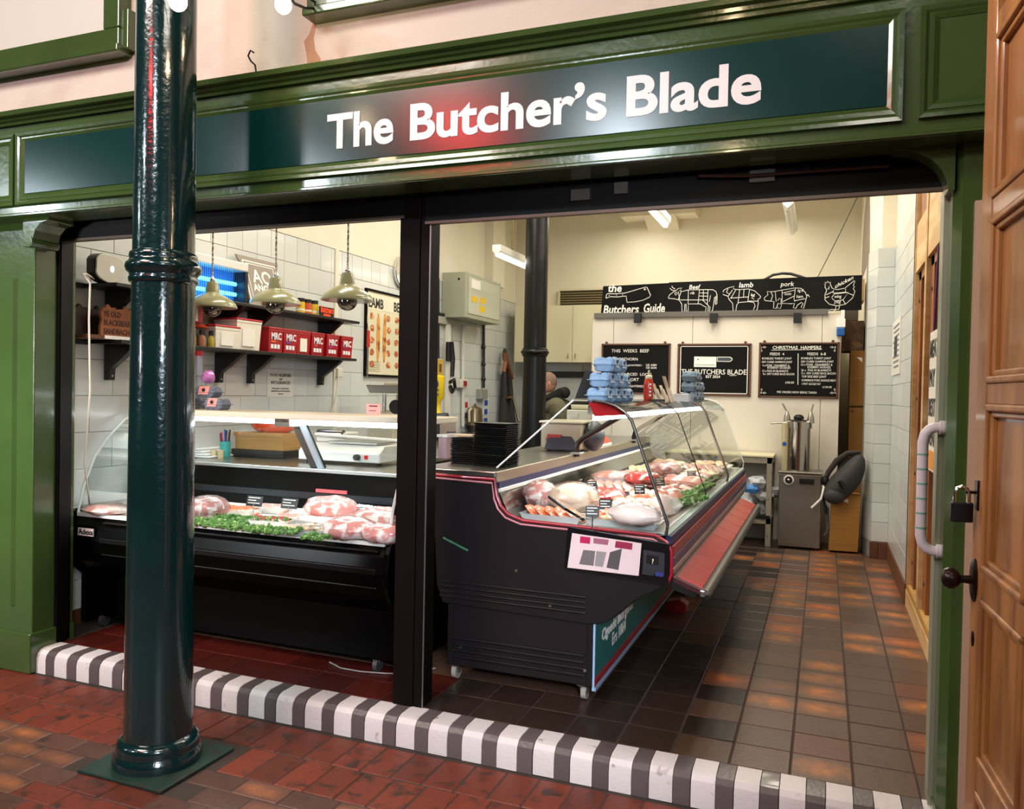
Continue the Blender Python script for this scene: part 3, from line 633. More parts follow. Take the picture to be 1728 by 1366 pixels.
def ticket(px, py, z, lab, w_=.085, h=.055, rz=0, blank=False):
    p = P(px, py, z=z+.09); t = thing('price_ticket', lab, 'price ticket', (p.x, p.y, z))
    Mx = Matrix.Translation((p.x, p.y, z)) @ Matrix.Rotation(R(rz), 4, 'Z')
    MB(Mx).tube([(0, 0, 0), (0, 0, .07)], .003, 6).build('spike', M_alu, t)
    MB(Mx @ Matrix.Translation((0, 0, .06)) @ Matrix.Rotation(R(-18), 4, 'X')).box(-w_/2, w_/2, -.002, .002, 0, h).build('plate', M_slate, t)
    b = MB(Mx @ Matrix.Translation((0, 0, .06)) @ Matrix.Rotation(R(-18), 4, 'X'))
    for k in range(3): b.box(-w_*.4, w_*(.35-.25*k*(k < 2)), -.003, -.0022, h*.78-h*.26*k, h*.86-h*.26*k)
    b.build('chalk_line', M_chalk, t)
ticket(428, 846, DZ, 'small black price ticket, left one of the two in the left counter', .11, .06)
ticket(487, 850, DZ, 'small black price ticket, right one of the two in the left counter', .11, .06)
# ------------------------------------------------------------------ things on the worktop behind the left counter
WZ = 1.045
def at(px, py, y): return P(px, py, y=y)
cl = MB()
for k in range(4): cl.box(at(322, 770, 4.45).x, at(372-8*k, 770, 4.45).x, 4.34+.01*k, 4.62, WZ+.016*k, WZ+.016*k+.014)
tag(cl.build('folded_cloth', M_cloth, bev=.006, bs=2), 'folded white cloths lying on the worktop left of the teal pen pot', 'cloth', None, 'stuff')
p = at(380, 765, 4.5); pt = thing('pen_pot', 'teal plastic pot holding pens behind the left counter', 'pot', (p.x, 4.5, WZ))
MB().lathe([(.034, 0), (.038, .11), (.035, .11), (.031, .004)], (p.x, 4.5, WZ), 16).build('pot', M_tealcup, pt, smooth=True)
for k, c in enumerate(('#1b2f7a', '#c0273a', '#15151a', '#2a56b8', '#8a2030', '#1a1a20')):
    x = p.x-.026+.0105*k; tag(MB().cyl((x, 4.5, WZ+.01), (x+random.uniform(-.015, .015), 4.5+random.uniform(-.01, .02), WZ+.185+random.uniform(-.02, .01)), .0055, n=8).build('pen', mat('pen'+c, c, .4)), ('dark blue', 'red', 'black', 'bright blue', 'maroon', 'grey black')[k]+' pen standing in the teal pot', 'pen', 'pens in the teal pot')
for q, dx in enumerate((0, .06)): tag(MB().cyl((p.x-.03+dx, 4.42, WZ), (p.x-.03+dx, 4.42, WZ+.055), .02, n=14).build('tape_roll', mat('tape_tan', '#c9b98f', .4)), ('left' if q == 0 else 'right')+' small tan tape roll standing before the teal pen pot', 'tape')
a, b_ = at(397, 765, 4.6), at(477, 765, 4.6)
cbx = thing('cardboard_box', 'low open cardboard box behind the left counter glass', 'box', ((a.x+b_.x)/2, 4.65, WZ+.06))
MB().box(a.x, b_.x, 4.6, 4.82, WZ+.055, WZ+.17).build('body', M_card, cbx); MB().box(a.x-.005, b_.x+.005, 4.585, 4.6, WZ+.15, WZ+.175).build('flap', M_card, cbx)
bk = MB().box(a.x-.02, b_.x+.02, 4.58, 4.85, WZ, WZ+.055); tag(bk.build('black_crate', M_softblack, bev=.004), 'flat black crate under the cardboard box', 'crate')
tag(MB().ball((at(463, 728, 4.78).x, 4.78, WZ+.23), .2, .1, .075, 16, 9, .08).build('orange_bag', mat('orange_plastic', '#d9481e', .3, coat=.4), smooth=True), 'crumpled orange plastic bag on the cardboard box', 'bag')
vx0, vx1 = at(503, 790, 4.45).x, at(640, 790, 4.45).x
vp = thing('vacuum_packer', 'white vacuum packing machine with a black knob behind the counter glass', 'machine', ((vx0+vx1)/2, 4.6, WZ))
M_wm = mat('white_enamel', '#d9d8d2', .3, coat=.3)
MB().prism([(4.45, WZ+.02), (4.45, WZ+.085), (4.52, WZ+.13), (4.8, WZ+.13), (4.8, WZ+.02)], 'x', vx0, vx1).build('body', M_wm, vp, bev=.008)
MB().box(vx0+.02, vx0+.25, 4.62, 4.8, WZ+.13, WZ+.20).build('film_roll_holder', M_wm, vp, bev=.01)
MB().cyl((vx0+.04, 4.62, WZ+.19), (vx0+.24, 4.62, WZ+.19), .028, n=14).build('roll', M_chrome, vp, smooth=40)
MB().box(vx0+.2, vx1-.05, 4.5, 4.75, WZ+.135, WZ+.15).build('sealing_plate', M_alu, vp, bev=.004)
kx = at(604, 773, 4.45).x
MB().cyl((kx, 4.452, WZ+.055), (kx, 4.42, WZ+.055), .02, n=16).build('knob', M_softblack, vp, smooth=40)
MB().box(kx+.05, kx+.075, 4.445, 4.452, WZ+.045, WZ+.07).build('switch', mat('red_switch', '#b01818', .3, emit=.3), vp)
MB().tube([(vx0+.1, 4.5, 1.235), (vx1+.1, 4.52, 1.215)], .01, 8).build('arm', M_wm, vp, smooth=True)
for x in (vx0+.03, vx1-.03): MB().cyl((x, 4.5, WZ), (x, 4.5, WZ+.022), .015, n=10).build('foot', M_softblack, vp)
# egg boxes on the counter top
M_egrey = mat('grey_pulp', '#5d6370', .85, bump=.4, bs=150); M_eblue = mat('blue_pulp', '#8fb4d8', .85, bump=.4, bs=150, var=.15, vs=30); M_eggy = mat('blue_grey_pulp', '#7f95a8', .85, bump=.4, bs=150, var=.1, vs=30)
M_pinklabel = mat('pink_label', '#dc8478', .5); M_bluelabel = mat('pale_blue_label', '#c4dcf2', .5)
def egg_box(loc, pulp, labm, label, group, rz=0):
    "half dozen box, long side along local y, label towards local +x"
    t = thing('egg_box', label, 'egg box', (0, 0, 0), group)
    L_, W_ = .15, .102; b = MB()
    ring = lambda k, z: [(W_/2*k*math.cos(a)*(1/max(abs(math.cos(a)), abs(math.sin(a)))), L_/2*(1-(1-k)*.7)*math.sin(a)*(1/max(abs(math.cos(a)), abs(math.sin(a)))), z) for a in [2*math.pi*i/24+.13 for i in range(24)]]
    b.loft([ring(.72, .002), ring(.9, .02), ring(.98, .034)])
    for i in (-1, 1):
        for j in (-1, 0, 1): b.ball((i*.025, j*.046, .019), .025, .0235, .019, 10, 6)
    b.build('base', pulp, t, smooth=50)
    b = MB(); b.loft([ring(.98, .036), ring(.94, .046), ring(.7, .058)])
    for i in (-1, 1):
        for j in (-1, 0, 1): b.ball((i*.025, j*.046, .049), .0255, .0235, .022, 10, 6)
    b.build('lid', pulp, t, smooth=50)
    MB().box(-W_/2-.003, W_/2+.003, -L_/2-.004, L_/2+.004, .033, .0365).build('rim', pulp, t)
    MB().prism([(W_/2+.004, .022), (W_/2-.006, .06), (W_/2-.012, .0725), (W_/2-.014, .0725), (W_/2-.012, .058), (W_/2+.001, .022)], 'y', -.036, .036).build('label', labm, t)
    MB().cyl((W_/2-.003, 0, .049), (W_/2+.0025, 0, .0475), .011, n=14).build('logo', M_softblack if labm is M_pinklabel else mat('dark_blue_ink', '#24405f', .6), t)
    t.location = loc; t.rotation_euler = (0, 0, rz)
    return t
sz = ztop+.034
e0 = egg_box((P(367, 680, y=3.95).x, 3.95, sz), M_egrey, M_pinklabel, 'grey pink-labelled egg box, lower one of the pair on the left counter', 'grey egg boxes', R(-90))
dup(e0, (P(352, 660, y=3.96).x, 3.96, sz+.074), R(-84), 'grey pink-labelled egg box, upper one of the pair on the left counter')
dup(e0, (P(332, 680, y=4.02).x-.02, 4.03, sz), R(-95), 'grey egg box at the very left, partly hidden by the iron column')
tb = thing('toy_bunch', 'bunch of pink and clear wrapped sweets on the left egg boxes', 'sweets', (P(340, 655, y=4.0).x, 4.0, sz+.15))
q = P(352, 640, y=3.98)
MB().ball((q.x, 3.98, sz+.205), .045, .04, .04, 12, 8, .12).build('pink_wrap', mat('pink_foil', '#d78bd0', .25, .3), tb, smooth=True)
MB().ball((q.x-.09, 4.0, sz+.12), .06, .05, .10, 12, 8, .15).build('clear_wrap', M_film, tb, smooth=True)
MB().ball((q.x-.06, 3.99, sz+.115), .05, .03, .035, 12, 8, .2).build('green_wrap', mat('green_foil', '#5fae8c', .25, .3), tb, smooth=True)
MB().tube([(q.x-.11, 4.02, sz), (q.x-.12, 4.02, sz+.36)], .024, 10).build('tube_pack', mat('clear_pinkish', '#b8c0cf', .15, alpha=.6), tb, smooth=True)
MB().cyl((q.x-.12, 4.02, sz+.34), (q.x-.12, 4.02, sz+.37), .027, n=12).build('cap', mat('red_plastic', '#b8202a', .35), tb, smooth=40)
tag(MB().tube([P(556, 1118, z=ZI+.006), P(575, 1128, z=ZI+.006), P(610, 1134, z=ZI+.006), P(650, 1137, z=ZI+.006), P(700, 1138, z=ZI+.006), P(735, 1128, z=ZI+.006)], .0035, 6).build('floor_cable', mat('pale_cable', '#8f8c88', .5), smooth=True), 'pale cable lying on the floor in front of the left counter', 'cable')
# ------------------------------------------------------------------ pendant lamps
M_shade = mat('khaki_enamel', '#8d8a62', .28, coat=.5)
def pendant(x, y, z, label, top):
    t = thing('pendant_lamp', label, 'lamp', (x, y, z), 'pendant lamps over the left counter')
    MB().lathe([(.156, 0), (.155, .008), (.148, .025), (.13, .046), (.1, .066), (.066, .083), (.05, .09), (.046, .096), (.0455, .10), (.038, .155), (.034, .165), (.012, .168), (.012, .164), (.03, .158), (.04, .095), (.06, .08), (.098, .06), (.128, .04), (.146, .02), (.152, .002)], (x, y, z), 36).build('shade', M_shade, t, smooth=45)
    MB().lathe([(.012, .16), (.018, .17), (.018, .185), (.012, .192), (.008, .2)], (x, y, z), 14).build('cord_grip', M_chrome, t, smooth=40)
    MB().ball((x, y, z-.004), .06, .06, .056, 18, 10).build('bulb', mat('unlit_bulb', '#6b6760', .04, .9), t, smooth=True)
    MB().tube([(x, y, z+.19), (x, y, top)], .0055, 6).build('cord', mat('braided_cord', '#6b6256', .7, mottle=('#d8d0c0', 90, .5, .02)), t)
    return t
pendant(-3.70, 4.1, P(466, 514, y=4.1).z-.01, 'khaki enamel pendant lamp, left one, half hidden by the iron column', 4.39)
pendant(P(465, 500, y=4.1).x, 4.1, P(466, 514, y=4.1).z, 'khaki enamel pendant lamp, middle one, hanging before the grey leaning sign', 4.39)
pendant(P(586, 500, y=4.1).x, 4.1, P(586, 508, y=4.1).z, 'khaki enamel pendant lamp, right one, hanging before the meat cuts chart', 4.39)
# ------------------------------------------------------------------ shelves on the left wall
SX = LW+.27
def shelf(z, y0, y1, lab, nm='wall_shelf'):
    t = thing(nm, lab, 'shelf', (LW, (y0+y1)/2, z))
    MB().box(LW, SX, y0, y1, z-.022, z).build('board', M_softblack, t, bev=.003)
    for y in (3.62, 4.56, 4.90, 5.80):
        MB().prism([(LW+.001, z-.022), (SX-.03, z-.022), (SX-.045, z-.04), (LW+.12, z-.12), (LW+.05, z-.165), (LW+.045, z-.235), (LW+.001, z-.235)], 'y', y-.02, y+.02).build('bracket', M_softblack, t)
        MB().cyl((LW+.044, y, z-.21), (LW+.05, y, z-.21), .006, n=8).build('screw', M_alu, t)
    MB().box(LW, LW+.03, 3.25, y0, z-.03, z).build('wall_rail', M_softblack, t)
    return t
Z1, Z2 = 1.805, 2.132
shelf(Z1, 3.48, 5.98, 'lower black shelf on the left wall carrying the tubs')
shelf(Z2, 3.44, 6.02, 'upper black shelf on the left wall carrying the sign and spice jars')
TX = SX-.02
def yat(px, py, x=TX): return P(px, py, x=x).y
# tubs
M_tubred = mat('red_tub', '#a3101c', .35, coat=.3); M_tubwhite = mat('white_tub', '#e6dfcf', .4)
def tub(y, wd, h, body, lid, label, group=None, dp=.17, txt=None, sticker=None, z=Z1):
    t = thing('plastic_tub', label, 'tub', (TX-dp/2, y, z), group); x0, x1 = TX-dp, TX
    b = MB(); k = .9; rr = []
    for zz, s in ((0, .9), (.006, .91), (h-.03, 1), (h-.028, 1.03), (h-.012, 1.03)): rr.append([((x0+x1)/2+sx*dp/2*s, y+sy*wd/2*s, z+zz) for sx, sy in ((-1, -1), (1, -1), (1, 1), (-1, 1))])
    b.loft(rr).build('tub', body, t, bev=.006)
    b = MB(); rr = []
    for zz, s in ((h-.012, 1.06), (h-.002, 1.06), (h+.002, 1.0)): rr.append([((x0+x1)/2+sx*dp/2*s, y+sy*wd/2*s, z+zz) for sx, sy in ((-1, -1), (1, -1), (1, 1), (-1, 1))])
    b.loft(rr).build('lid', lid, t, bev=.003)
    if txt:
        text('MRC', wd*.42, (x1+.001, y-wd*.34, z+h*.52), M_white, t, face='+x', bold=.002, res=2, sx=.8)
        b = MB(); b.box(x1-.002, x1+.0012, y-wd*.34, y-wd*.02, z+h*.40, z+h*.47); b.build('colour_band', mat('band'+txt, txt, .5), t)
        b = MB()
        for q in range(3): b.box(x1-.004, x1-.0005, y-wd*.34+wd*.22*q, y-wd*.34+wd*.22*q+wd*.16, z+h*.15, z+h*.32)
        b.build('icon_marks', M_white, t)
    if sticker: MB().box(x1-.006, x1+.002, y-wd*.28, y+wd*.22, z+h*.12, z+h*.68).build('label', mat('paper_label', '#e8e4d8', .6), t)
    return t
cols = ('#e0642a', '#6a3a8c', None, '#c7404a', '#b02a7a', '#8a1c60')
px = (466, 491, 513, 537, 562, 586)
for i in range(6):
    y = yat(px[i], 580); wd = .17
    tub(y, wd, .185, M_tubred, M_tubred, 'red lidded tub on the lower shelf, %s' % ('first from the left with an orange band', 'second from the left with a purple band', 'third from the left with a plain white label', 'fourth from the left with a pale red band', 'fifth from the left with a magenta band', 'last at the right with a dark purple band')[i], 'red tubs on the lower shelf', .15, cols[i], None if cols[i] else True)
tub(yat(421, 570), .26, .22, M_tubwhite, mat('red_lid', '#b3202a', .35), 'taller white tub with a red lid beside the red tubs', None, .2, None, True)
w2 = tub(yat(388, 575)-.02, .24, .155, M_tubwhite, mat('red_lid', '#b3202a', .35), 'lower white tub with a red lid beside the small bottles', None, .16, None, True)
for ch in list(w2.children): pass
# bottles behind the column edge
for k in range(5):
    y = yat(330+8*k, 572); bt = thing('sauce_bottle', 'small dark-capped jar on the lower shelf, %s from the iron column' % ('first', 'second', 'third', 'fourth', 'fifth')[k], 'bottle', (TX-.03, y, Z1), 'small jars on the lower shelf')
    MB().lathe([(.02, 0), (.022, .004), (.022, .05), (.018, .066), (.013, .072), (.013, .08)], (TX-.03-.03*(k % 2), y, Z1), 12).build('jar', mat('jar%d' % (k % 3), ('#c9b58c', '#d8c040', '#cf8a6a')[k % 3], .15, alpha=.8), bt, smooth=40)
    MB().cyl((TX-.03-.03*(k % 2), y, Z1+.078), (TX-.03-.03*(k % 2), y, Z1+.11), .015, n=12).build('cap', M_softblack, bt, smooth=40)
bx = thing('red_packet', 'red and white printed packet hanging above the small jars', 'packet', (TX-.05, yat(335, 535), Z1+.15))
y = yat(334, 535)
MB().box(TX-.09, TX-.03, y-.10, y+.08, Z1+.155, Z1+.27).build('packet', mat('packet_red', '#b01820', .4), bx, bev=.006)
MB().box(TX-.03, TX-.028, y-.0, y+.03, Z1+.165, Z1+.265).build('stripe', M_white, bx); text('CHE', .05, (TX-.027, y-.09, Z1+.2), M_white, bx, face='+x', bold=.002)
tag(MB().prism([(TX-.1, Z1+.125), (TX-.01, Z1+.125), (TX-.06, Z1+.15), (TX-.1, Z1+.15)], 'y', y-.12, y+.12).build('orange_tray', mat('orange_lid', '#cf4a20', .4)), 'orange tray lid resting on the small jars', 'tray')
# upper shelf: insect killer, grey sign, jars, butchers sign, router, wooden plaque
ya, yb = 3.98, yat(416, 470, LW+.12)
ik = thing('insect_killer', 'white framed electric insect killer with glowing blue tubes on the upper shelf', 'insect killer', (LW+.08, (ya+yb)/2, Z2))
M_if = mat('white_frame', '#dedbd2', .4)
zt_ = Z2+.30
for nm, a in (('top', (ya, yb, zt_-.055, zt_+.01)), ('bottom', (ya, yb, Z2, Z2+.02))): MB().box(LW+.02, LW+.14, *a).build('frame_'+nm, M_if, ik, bev=.01)
for y in (ya, yb-.03): MB().box(LW+.02, LW+.135, y, y+.03, Z2+.01, zt_-.03).build('frame_side', M_softblack, ik)
MB().box(LW+.02, LW+.03, ya, yb, Z2, zt_).build('back_plate', mat('blue_lit_plate', '#1d63b0', .4, emit=.8), ik)
for k, z in enumerate((Z2+.08, Z2+.155)): MB().cyl((LW+.065, ya+.03, z), (LW+.065, yb-.05, z), .014, n=12).build('uv_tube', mat('uv_tube', (.08, .55, 1), .3, emit=5), ik, smooth=True)
gb = MB()
n = int((yb-ya)/.02)
for k in range(1, n): gb.box(LW+.118, LW+.121, ya+.02*k, ya+.02*k+.003, Z2+.02, zt_-.05)
gb.build('guard_grille', mat('dark_wire', '#2b3440', .4, .5), ik)['kind'] = 'stuff'
lamp('POINT', (LW+.2, (ya+yb)/2, Z2+.12), .5, (.15, .5, 1), .08)
a0, a1 = yat(408, 480, LW+.1), yat(478, 500, LW+.1)
gs = thing('grey_sign', 'grey shaped sign board with cream lettering leaning on the upper shelf', 'sign', (LW+.09, (a0+a1)/2, Z2))
Mx = Matrix.Translation((LW+.16, 0, Z2)) @ Matrix.Rotation(R(-17), 4, 'Y')
H = .40; wv = a1-a0; cyy = (a0+a1)/2
sh_p = [(-.5, H), (.5, H), (.48, H*.93), (.44, H*.86), (.42, H*.7), (.42, 0), (-.42, 0), (-.42, H*.7), (-.44, H*.86), (-.48, H*.93)]
MB(Mx).prism([(cyy+p[0]*wv, p[1]) for p in sh_p], 'x', -.012, 0).build('board', mat('grey_sign_board', '#8f8379', .6), gs)
fr = MB(Mx)
for o_, t_ in ((.40, .010), (.33, .006)):
    fr.box(.0, .0015, cyy-o_*wv, cyy+o_*wv, H*.92-t_-(.4-o_)*.3, H*.92-(.4-o_)*.3).box(.0, .0015, cyy-o_*wv, cyy-o_*wv+t_, .02, H*.92-(.4-o_)*.3).box(.0, .0015, cyy+o_*wv-t_, cyy+o_*wv, .02, H*.92-(.4-o_)*.3)
fr.build('painted_border', M_chalk, gs)
def tx(s, sz_, dz, dy=0):
    Xv, Yv = Vec((0, 1, 0)), (Mx.to_3x3() @ Vec((0, 0, 1)))
    p_ = Mx @ Vec((.0015, cyy+dy, dz)); text(s, sz_, p_, M_chalk, gs, face=(Xv, Yv), align='CENTER', bold=.003, res=2)
tx('AQ', .15, .20, -.0); tx('ANGUS', .075, .135); tx('& Q', .06, .075)
for k, c in enumerate(('#d9b32a', '#c8552e', '#d8b62c')):
    y = yat(507+11.5*k, 520, LW+.14); sj = thing('spice_jar', 'black-lidded spice jar on the upper shelf with a %s label, %s of three' % (('yellow', 'orange', 'yellow')[k], ('left', 'middle', 'right')[k]), 'jar', (LW+.14, y, Z2), 'spice jars on the upper shelf')
    MB().cyl((LW+.14, y, Z2), (LW+.14, y, Z2+.10), .036, n=18).build('jar', mat('spice'+c, c, .3), sj, smooth=40)
    MB().cyl((LW+.14, y, Z2+.10), (LW+.14, y, Z2+.13), .034, n=18).build('lid', M_softblack, sj, smooth=40)
    MB().cyl((LW+.14, y, Z2+.03), (LW+.14, y, Z2+.045), .0368, n=18).build('label_band', mat('white_band', '#e7dfc8', .5), sj, smooth=40)
y = yat(551, 526, LW+.2)
bs_ = thing('butchers_sign', 'small black sign with bright orange lettering at the end of the upper shelf', 'sign', (LW+.2, y, Z2))
MB().box(LW+.195, LW+.205, y-.10, y+.10, Z2, Z2+.085).build('board', M_softblack, bs_)
text('Butchers', .072, (LW+.206, y, Z2+.038), mat('neon_orange', '#f04a18', .5), bs_, face='+x', align='CENTER', bold=.003, res=2, sx=.7); MB().box(LW+.2055, LW+.2065, y-.05, y+.05, Z2+.01, Z2+.028).build('painted_band', MATS['neon_orange'], bs_)
y = yat(183, 457, LW+.16)
rt = thing('router', 'rounded white and black internet router standing on the upper shelf', 'router', (LW+.16, y, Z2))
rp = [(.115*math.cos(a)*1.0, .092+.092*math.sin(a)) for a in [2*math.pi*i/28 for i in range(28)]]
rp = [(max(-.1, min(.1, px_)), max(.0, min(.17, pz_))) for px_, pz_ in rp]
MB().prism([(y+p_[0], Z2+p_[1]) for p_ in rp], 'x', LW+.10, LW+.165).build('body', M_softblack, rt, bev=.004)
MB().prism([(y+p_[0]*.96, Z2+.003+p_[1]*.96) for p_ in rp], 'x', LW+.165, LW+.178).build('face', mat('pale_grey_plastic', '#c4c0b2', .4), rt, bev=.004)
MB().ball((LW+.18, y+.01, Z2+.085), .003, .012, .018, 10, 6).build('light', mat('router_light', (.8, .8, 1), .3, emit=4), rt, smooth=True)
y0 = yat(133, 473, LW+.2)
tag(MB().tube([(LW+.12, y-.06, Z2+.02), (LW+.2, y0+.05, Z2+.03), (LW+.23, y0, Z2+.02), (LW+.285, y0-.0, Z2-.03), (LW+.28, y0, 1.9), (LW+.27, y0+.02, 1.5), (LW+.22, y0+.03, 1.1), (LW+.1, y0+.18, .8)], .005, 6).build('white_cable', mat('white_cable', '#d9d4c6', .5), smooth=True), 'thin white cable hanging from the router down the left wall', 'cable')
# wooden plaque
ya, yb = yat(168, 550, LW+.16), yat(212, 555, LW+.16)
wp = thing('wooden_plaque', 'brown carved wooden plaque with a jagged top on the lower shelf', 'plaque', (LW+.16, (ya+yb)/2, Z1))
pts = [(yb+.16, .0), (ya, .0), (ya-.0, .05), (ya+.01, .09), (ya, .13), (ya+.02, .165), (ya+.03, .16), (ya+.05, .185), (ya+.075, .165), (ya+.1, .17), (ya+.11, .16), (ya+.16, .165), (ya+.17, .185), (ya+.19, .16), (ya+.21, .165), (ya+.225, .18), (ya+.235, .155), (ya+.25, .10), (ya+.27, .08)]
MB().prism([(a, Z1+.022+b_) for a, b_ in pts], 'x', LW+.15, LW+.168).build('face', mat('orange_brown_wood', '#8a4c26', .6, bump=.3), wp)
MB().prism([(a-.11, Z1+.012+b_*1.02) for a, b_ in pts if a < ya+.2]+[(ya+.1, Z1+.012)], 'x', LW+.05, LW+.075).build('back_board', mat('dark_wood', '#2a1410', .6), wp)
MB().box(LW+.04, LW+.2, ya-.12, yb+.16, Z1, Z1+.022).build('plinth', mat('brown_plinth', '#5c2f1d', .5), wp); MB().box(LW+.2, LW+.203, ya, yb+.16, Z1+.002, Z1+.022).build('pale_edge', M_chalk, wp)
for k, s in enumerate(('YE OLD', 'BLACKBEAR', 'SANDBACH')): text(s, .045, (LW+.169, ya+.02, Z1+.135-.05*k), mat('burnt_letter', '#3a1a0c', .7), wp, face='+x', bold=.001, res=2, sx=.78)
# ------------------------------------------------------------------ notices, chart, clock, sharpening steel
def onwall(px0, py0, px1, py1):
    a, b_ = P(px0, py0, x=LW), P(px1, py1, x=LW); return a.y, b_.y, min(a.z, b_.z), max(a.z, b_.z)
y0, y1, z0, z1 = 5.12, 5.45, 1.465, 1.685
nt = thing('allergy_notice', 'white food allergies notice on the tiles below the lower shelf', 'notice', (LW, 5.28, z0))
MB().box(LW, LW+.004, y0, y1, z0, z1).build('sheet', mat('notice_paper', '#dcdad2', .6), nt)
M_ink = mat('dark_green_ink', '#2f3a2a', .6)
for s, sz_, dz in (('FOOD ALLERGIES', .034, .165), ('and', .026, .138), ('INTOLERANCES', .034, .105), ('Please speak to our staff about the', .014, .065), ('ingredients in your meal when placing', .014, .045), ('Thank you', .014, .022)):
    text(s, sz_, (LW+.005, (y0+y1)/2, z0+dz), M_ink, nt, face='+x', align='CENTER', bold=.0006, res=1, sx=1.0 if sz_ > .02 else 1.1)
y0, y1, z0, z1 = 6.54, 7.75, 1.685, 2.48
ch = thing('meat_chart', 'framed lamb and beef cuts chart on the left wall beside the post', 'chart', (LW, 7.1, z0))
MB().box(LW, LW+.012, y0, y1, z0, z1).build('print', mat('chart_cream', '#ddd6b8', .5), ch)
for a in ((y0-.02, y0, z0-.02, z1+.02), (y1, y1+.02, z0-.02, z1+.02), (y0, y1, z1, z1+.02), (y0, y1, z0-.02, z0)): MB().box(LW, LW+.025, *a).build('frame', M_brownblack, ch)
MB().box(LW+.012, LW+.0135, y0+.01, y1-.01, z1-.17, z1-.02).build('title_band', mat('title_cream', '#e6e0c8', .5), ch)
for s, yy in (('LAMB', y0+.17), ('BEEF', y0+.62)): text(s, .13, (LW+.014, yy, z1-.15), M_softblack, ch, face='+x', align='CENTER', bold=.004, res=2, sx=.85)
b = MB(); c = MB()
for i in range(7):
    for j in range(5):
        yy, zz = y0+.1+.16*i, z0+.1+.115*j
        if i in (1, 4): continue
        b.ball((LW+.013, yy+random.uniform(-.015, .015), zz), .002, .042+random.uniform(-.01, .012), .034, 9, 4, .15)
for yy in (y0+.22, y0+.34, y0+.74, y0+.84): c.ball((LW+.013, yy, z0+.36), .002, .035, .24, 10, 8, .12)
b.build('cut_pictures', mat('chart_red', '#b0562e', .5, mottle=('#e0b07a', 30, .5, .1)), ch)['kind'] = 'stuff'; c.build('carcass_pictures', mat('chart_tan', '#d99a4c', .5, mottle=('#8a3a1c', 12, .5, .15)), ch)['kind'] = 'stuff'
b = MB(); y_ = y0+.05
for k in range(6): b.box(LW+.012, LW+.0135, y0+.04, y0+.26, z0+.03+.018*k, z0+.034+.018*k)
b.build('small_print', mat('grey_ink', '#6f6a55', .6), ch)['kind'] = 'stuff'
cy_, cz_ = 7.2, 2.745
ck = thing('wall_clock', 'round silver wall clock above the cuts chart', 'clock', (LW, cy_, cz_))
MC = Matrix.Translation((LW, cy_, cz_)) @ Matrix.Rotation(R(90), 4, 'Y')
MB(MC).lathe([(.16, 0), (.165, .03), (.16, .045), (.14, .045), (.137, .03)], (0, 0, 0), 36).build('rim', M_chrome, ck, smooth=40)
MB(MC).cyl((0, 0, .02), (0, 0, .025), .138, n=32).build('dial', mat('clock_face', '#d8d8d2', .4), ck)
b = MB(MC)
for k in range(12): a = math.pi/6*k; b.box(.11*math.cos(a)-.006, .11*math.cos(a)+.006, .11*math.sin(a)-.006, .11*math.sin(a)+.006, .025, .028)
b.build('hour_marks', M_softblack, ck)
MB(MC).tube([(0, 0, .032), (.04, .06, .032)], .004, 6).build('hour_hand', M_softblack, ck); MB(MC).tube([(0, 0, .034), (-.1, .02, .034)], .003, 6).build('minute_hand', M_softblack, ck)
y = P(616, 590, x=LW).y
ss = thing('sharpening_steel', 'sharpening steel with a red handle hanging left of the cuts chart', 'knife steel', (LW+.03, y, 1.6))
zA, zB = P(616, 558, x=LW).z, P(616, 586, x=LW).z
MB().cyl((LW+.03, y, zB), (LW+.03, y, zA), .022, .018, 12).build('handle', mat('red_handle', '#b8301c', .4), ss, smooth=40); MB().cyl((LW+.03, y, zB-.3), (LW+.03, y, zB), .006, .009, 10).build('rod', M_chrome, ss, smooth=True)
MB().tube([(LW+.03, y, zA), (LW+.025, y-.015, zA+.1), (LW+.02, y, zA+.22), (LW+.01, y, zA+.3)], .003, 6).build('hanging_loop', M_chrome, ss, smooth=True)
y = P(568, 629, x=LW).y; z = P(568, 629, x=LW).z
so = thing('wall_socket', 'small white plug and socket below the end of the lower shelf', 'socket', (LW, y, z))
MB().box(LW, LW+.035, y-.03, y+.05, z-.04, z+.04).build('socket', mat('socket_white', '#dcd8c8', .4), so, bev=.006); MB().tube([(LW+.03, y-.02, z-.02), (LW+.05, y-.05, z-.08), (LW+.03, y-.06, z-.25), (LW+.02, y-.1, z-.36)], .006, 6).build('lead', MATS['socket_white'], so, smooth=True)
struct(MB().box(LW, LW+.012, 6.02, 6.07, .4, 2.78).build('trim_4', M_cream))
# scales and pink card on the counter further back
bn = thing('rear_bench', 'steel work bench along the left wall behind the counters', 'bench', (LW+.35, 7.6, ZI))
MB().box(LW+.015, LW+.65, 5.6, 10.1, 1.0, 1.04).build('worktop', M_steel, bn, bev=.004); MB().box(LW+.02, LW+.6, 5.65, 10.05, ZI+.1, 1.0).build('cupboard_front', mat('grey_cupboard', '#8f8e88', .5), bn)
sx_, sy_ = P(655, 690, y=6.2).x, 6.2
sc = thing('weighing_scales', 'steel weighing scales with a tray behind the left counter, beside the post', 'scales', (sx_, sy_, 1.04))
MB().prism([(sy_-.2, 1.04), (sy_-.16, 1.32), (sy_+.14, 1.36), (sy_+.18, 1.04)], 'x', sx_-.10, sx_+.16).build('body', mat('pale_scale', '#c9c3ae', .4), sc, bev=.01)
for x in (sx_-.04, sx_+.1): MB().cyl((x, sy_, 1.35), (x, sy_, 1.50), .018, n=10).build('pillar', M_steel, sc, smooth=40)
MB().prism([(sx_-.15, 1.58), (sx_-.11, 1.51), (sx_+.21, 1.51), (sx_+.25, 1.58)], 'y', sy_-.14, sy_+.14).build('tray', M_steel, sc, bev=.006)
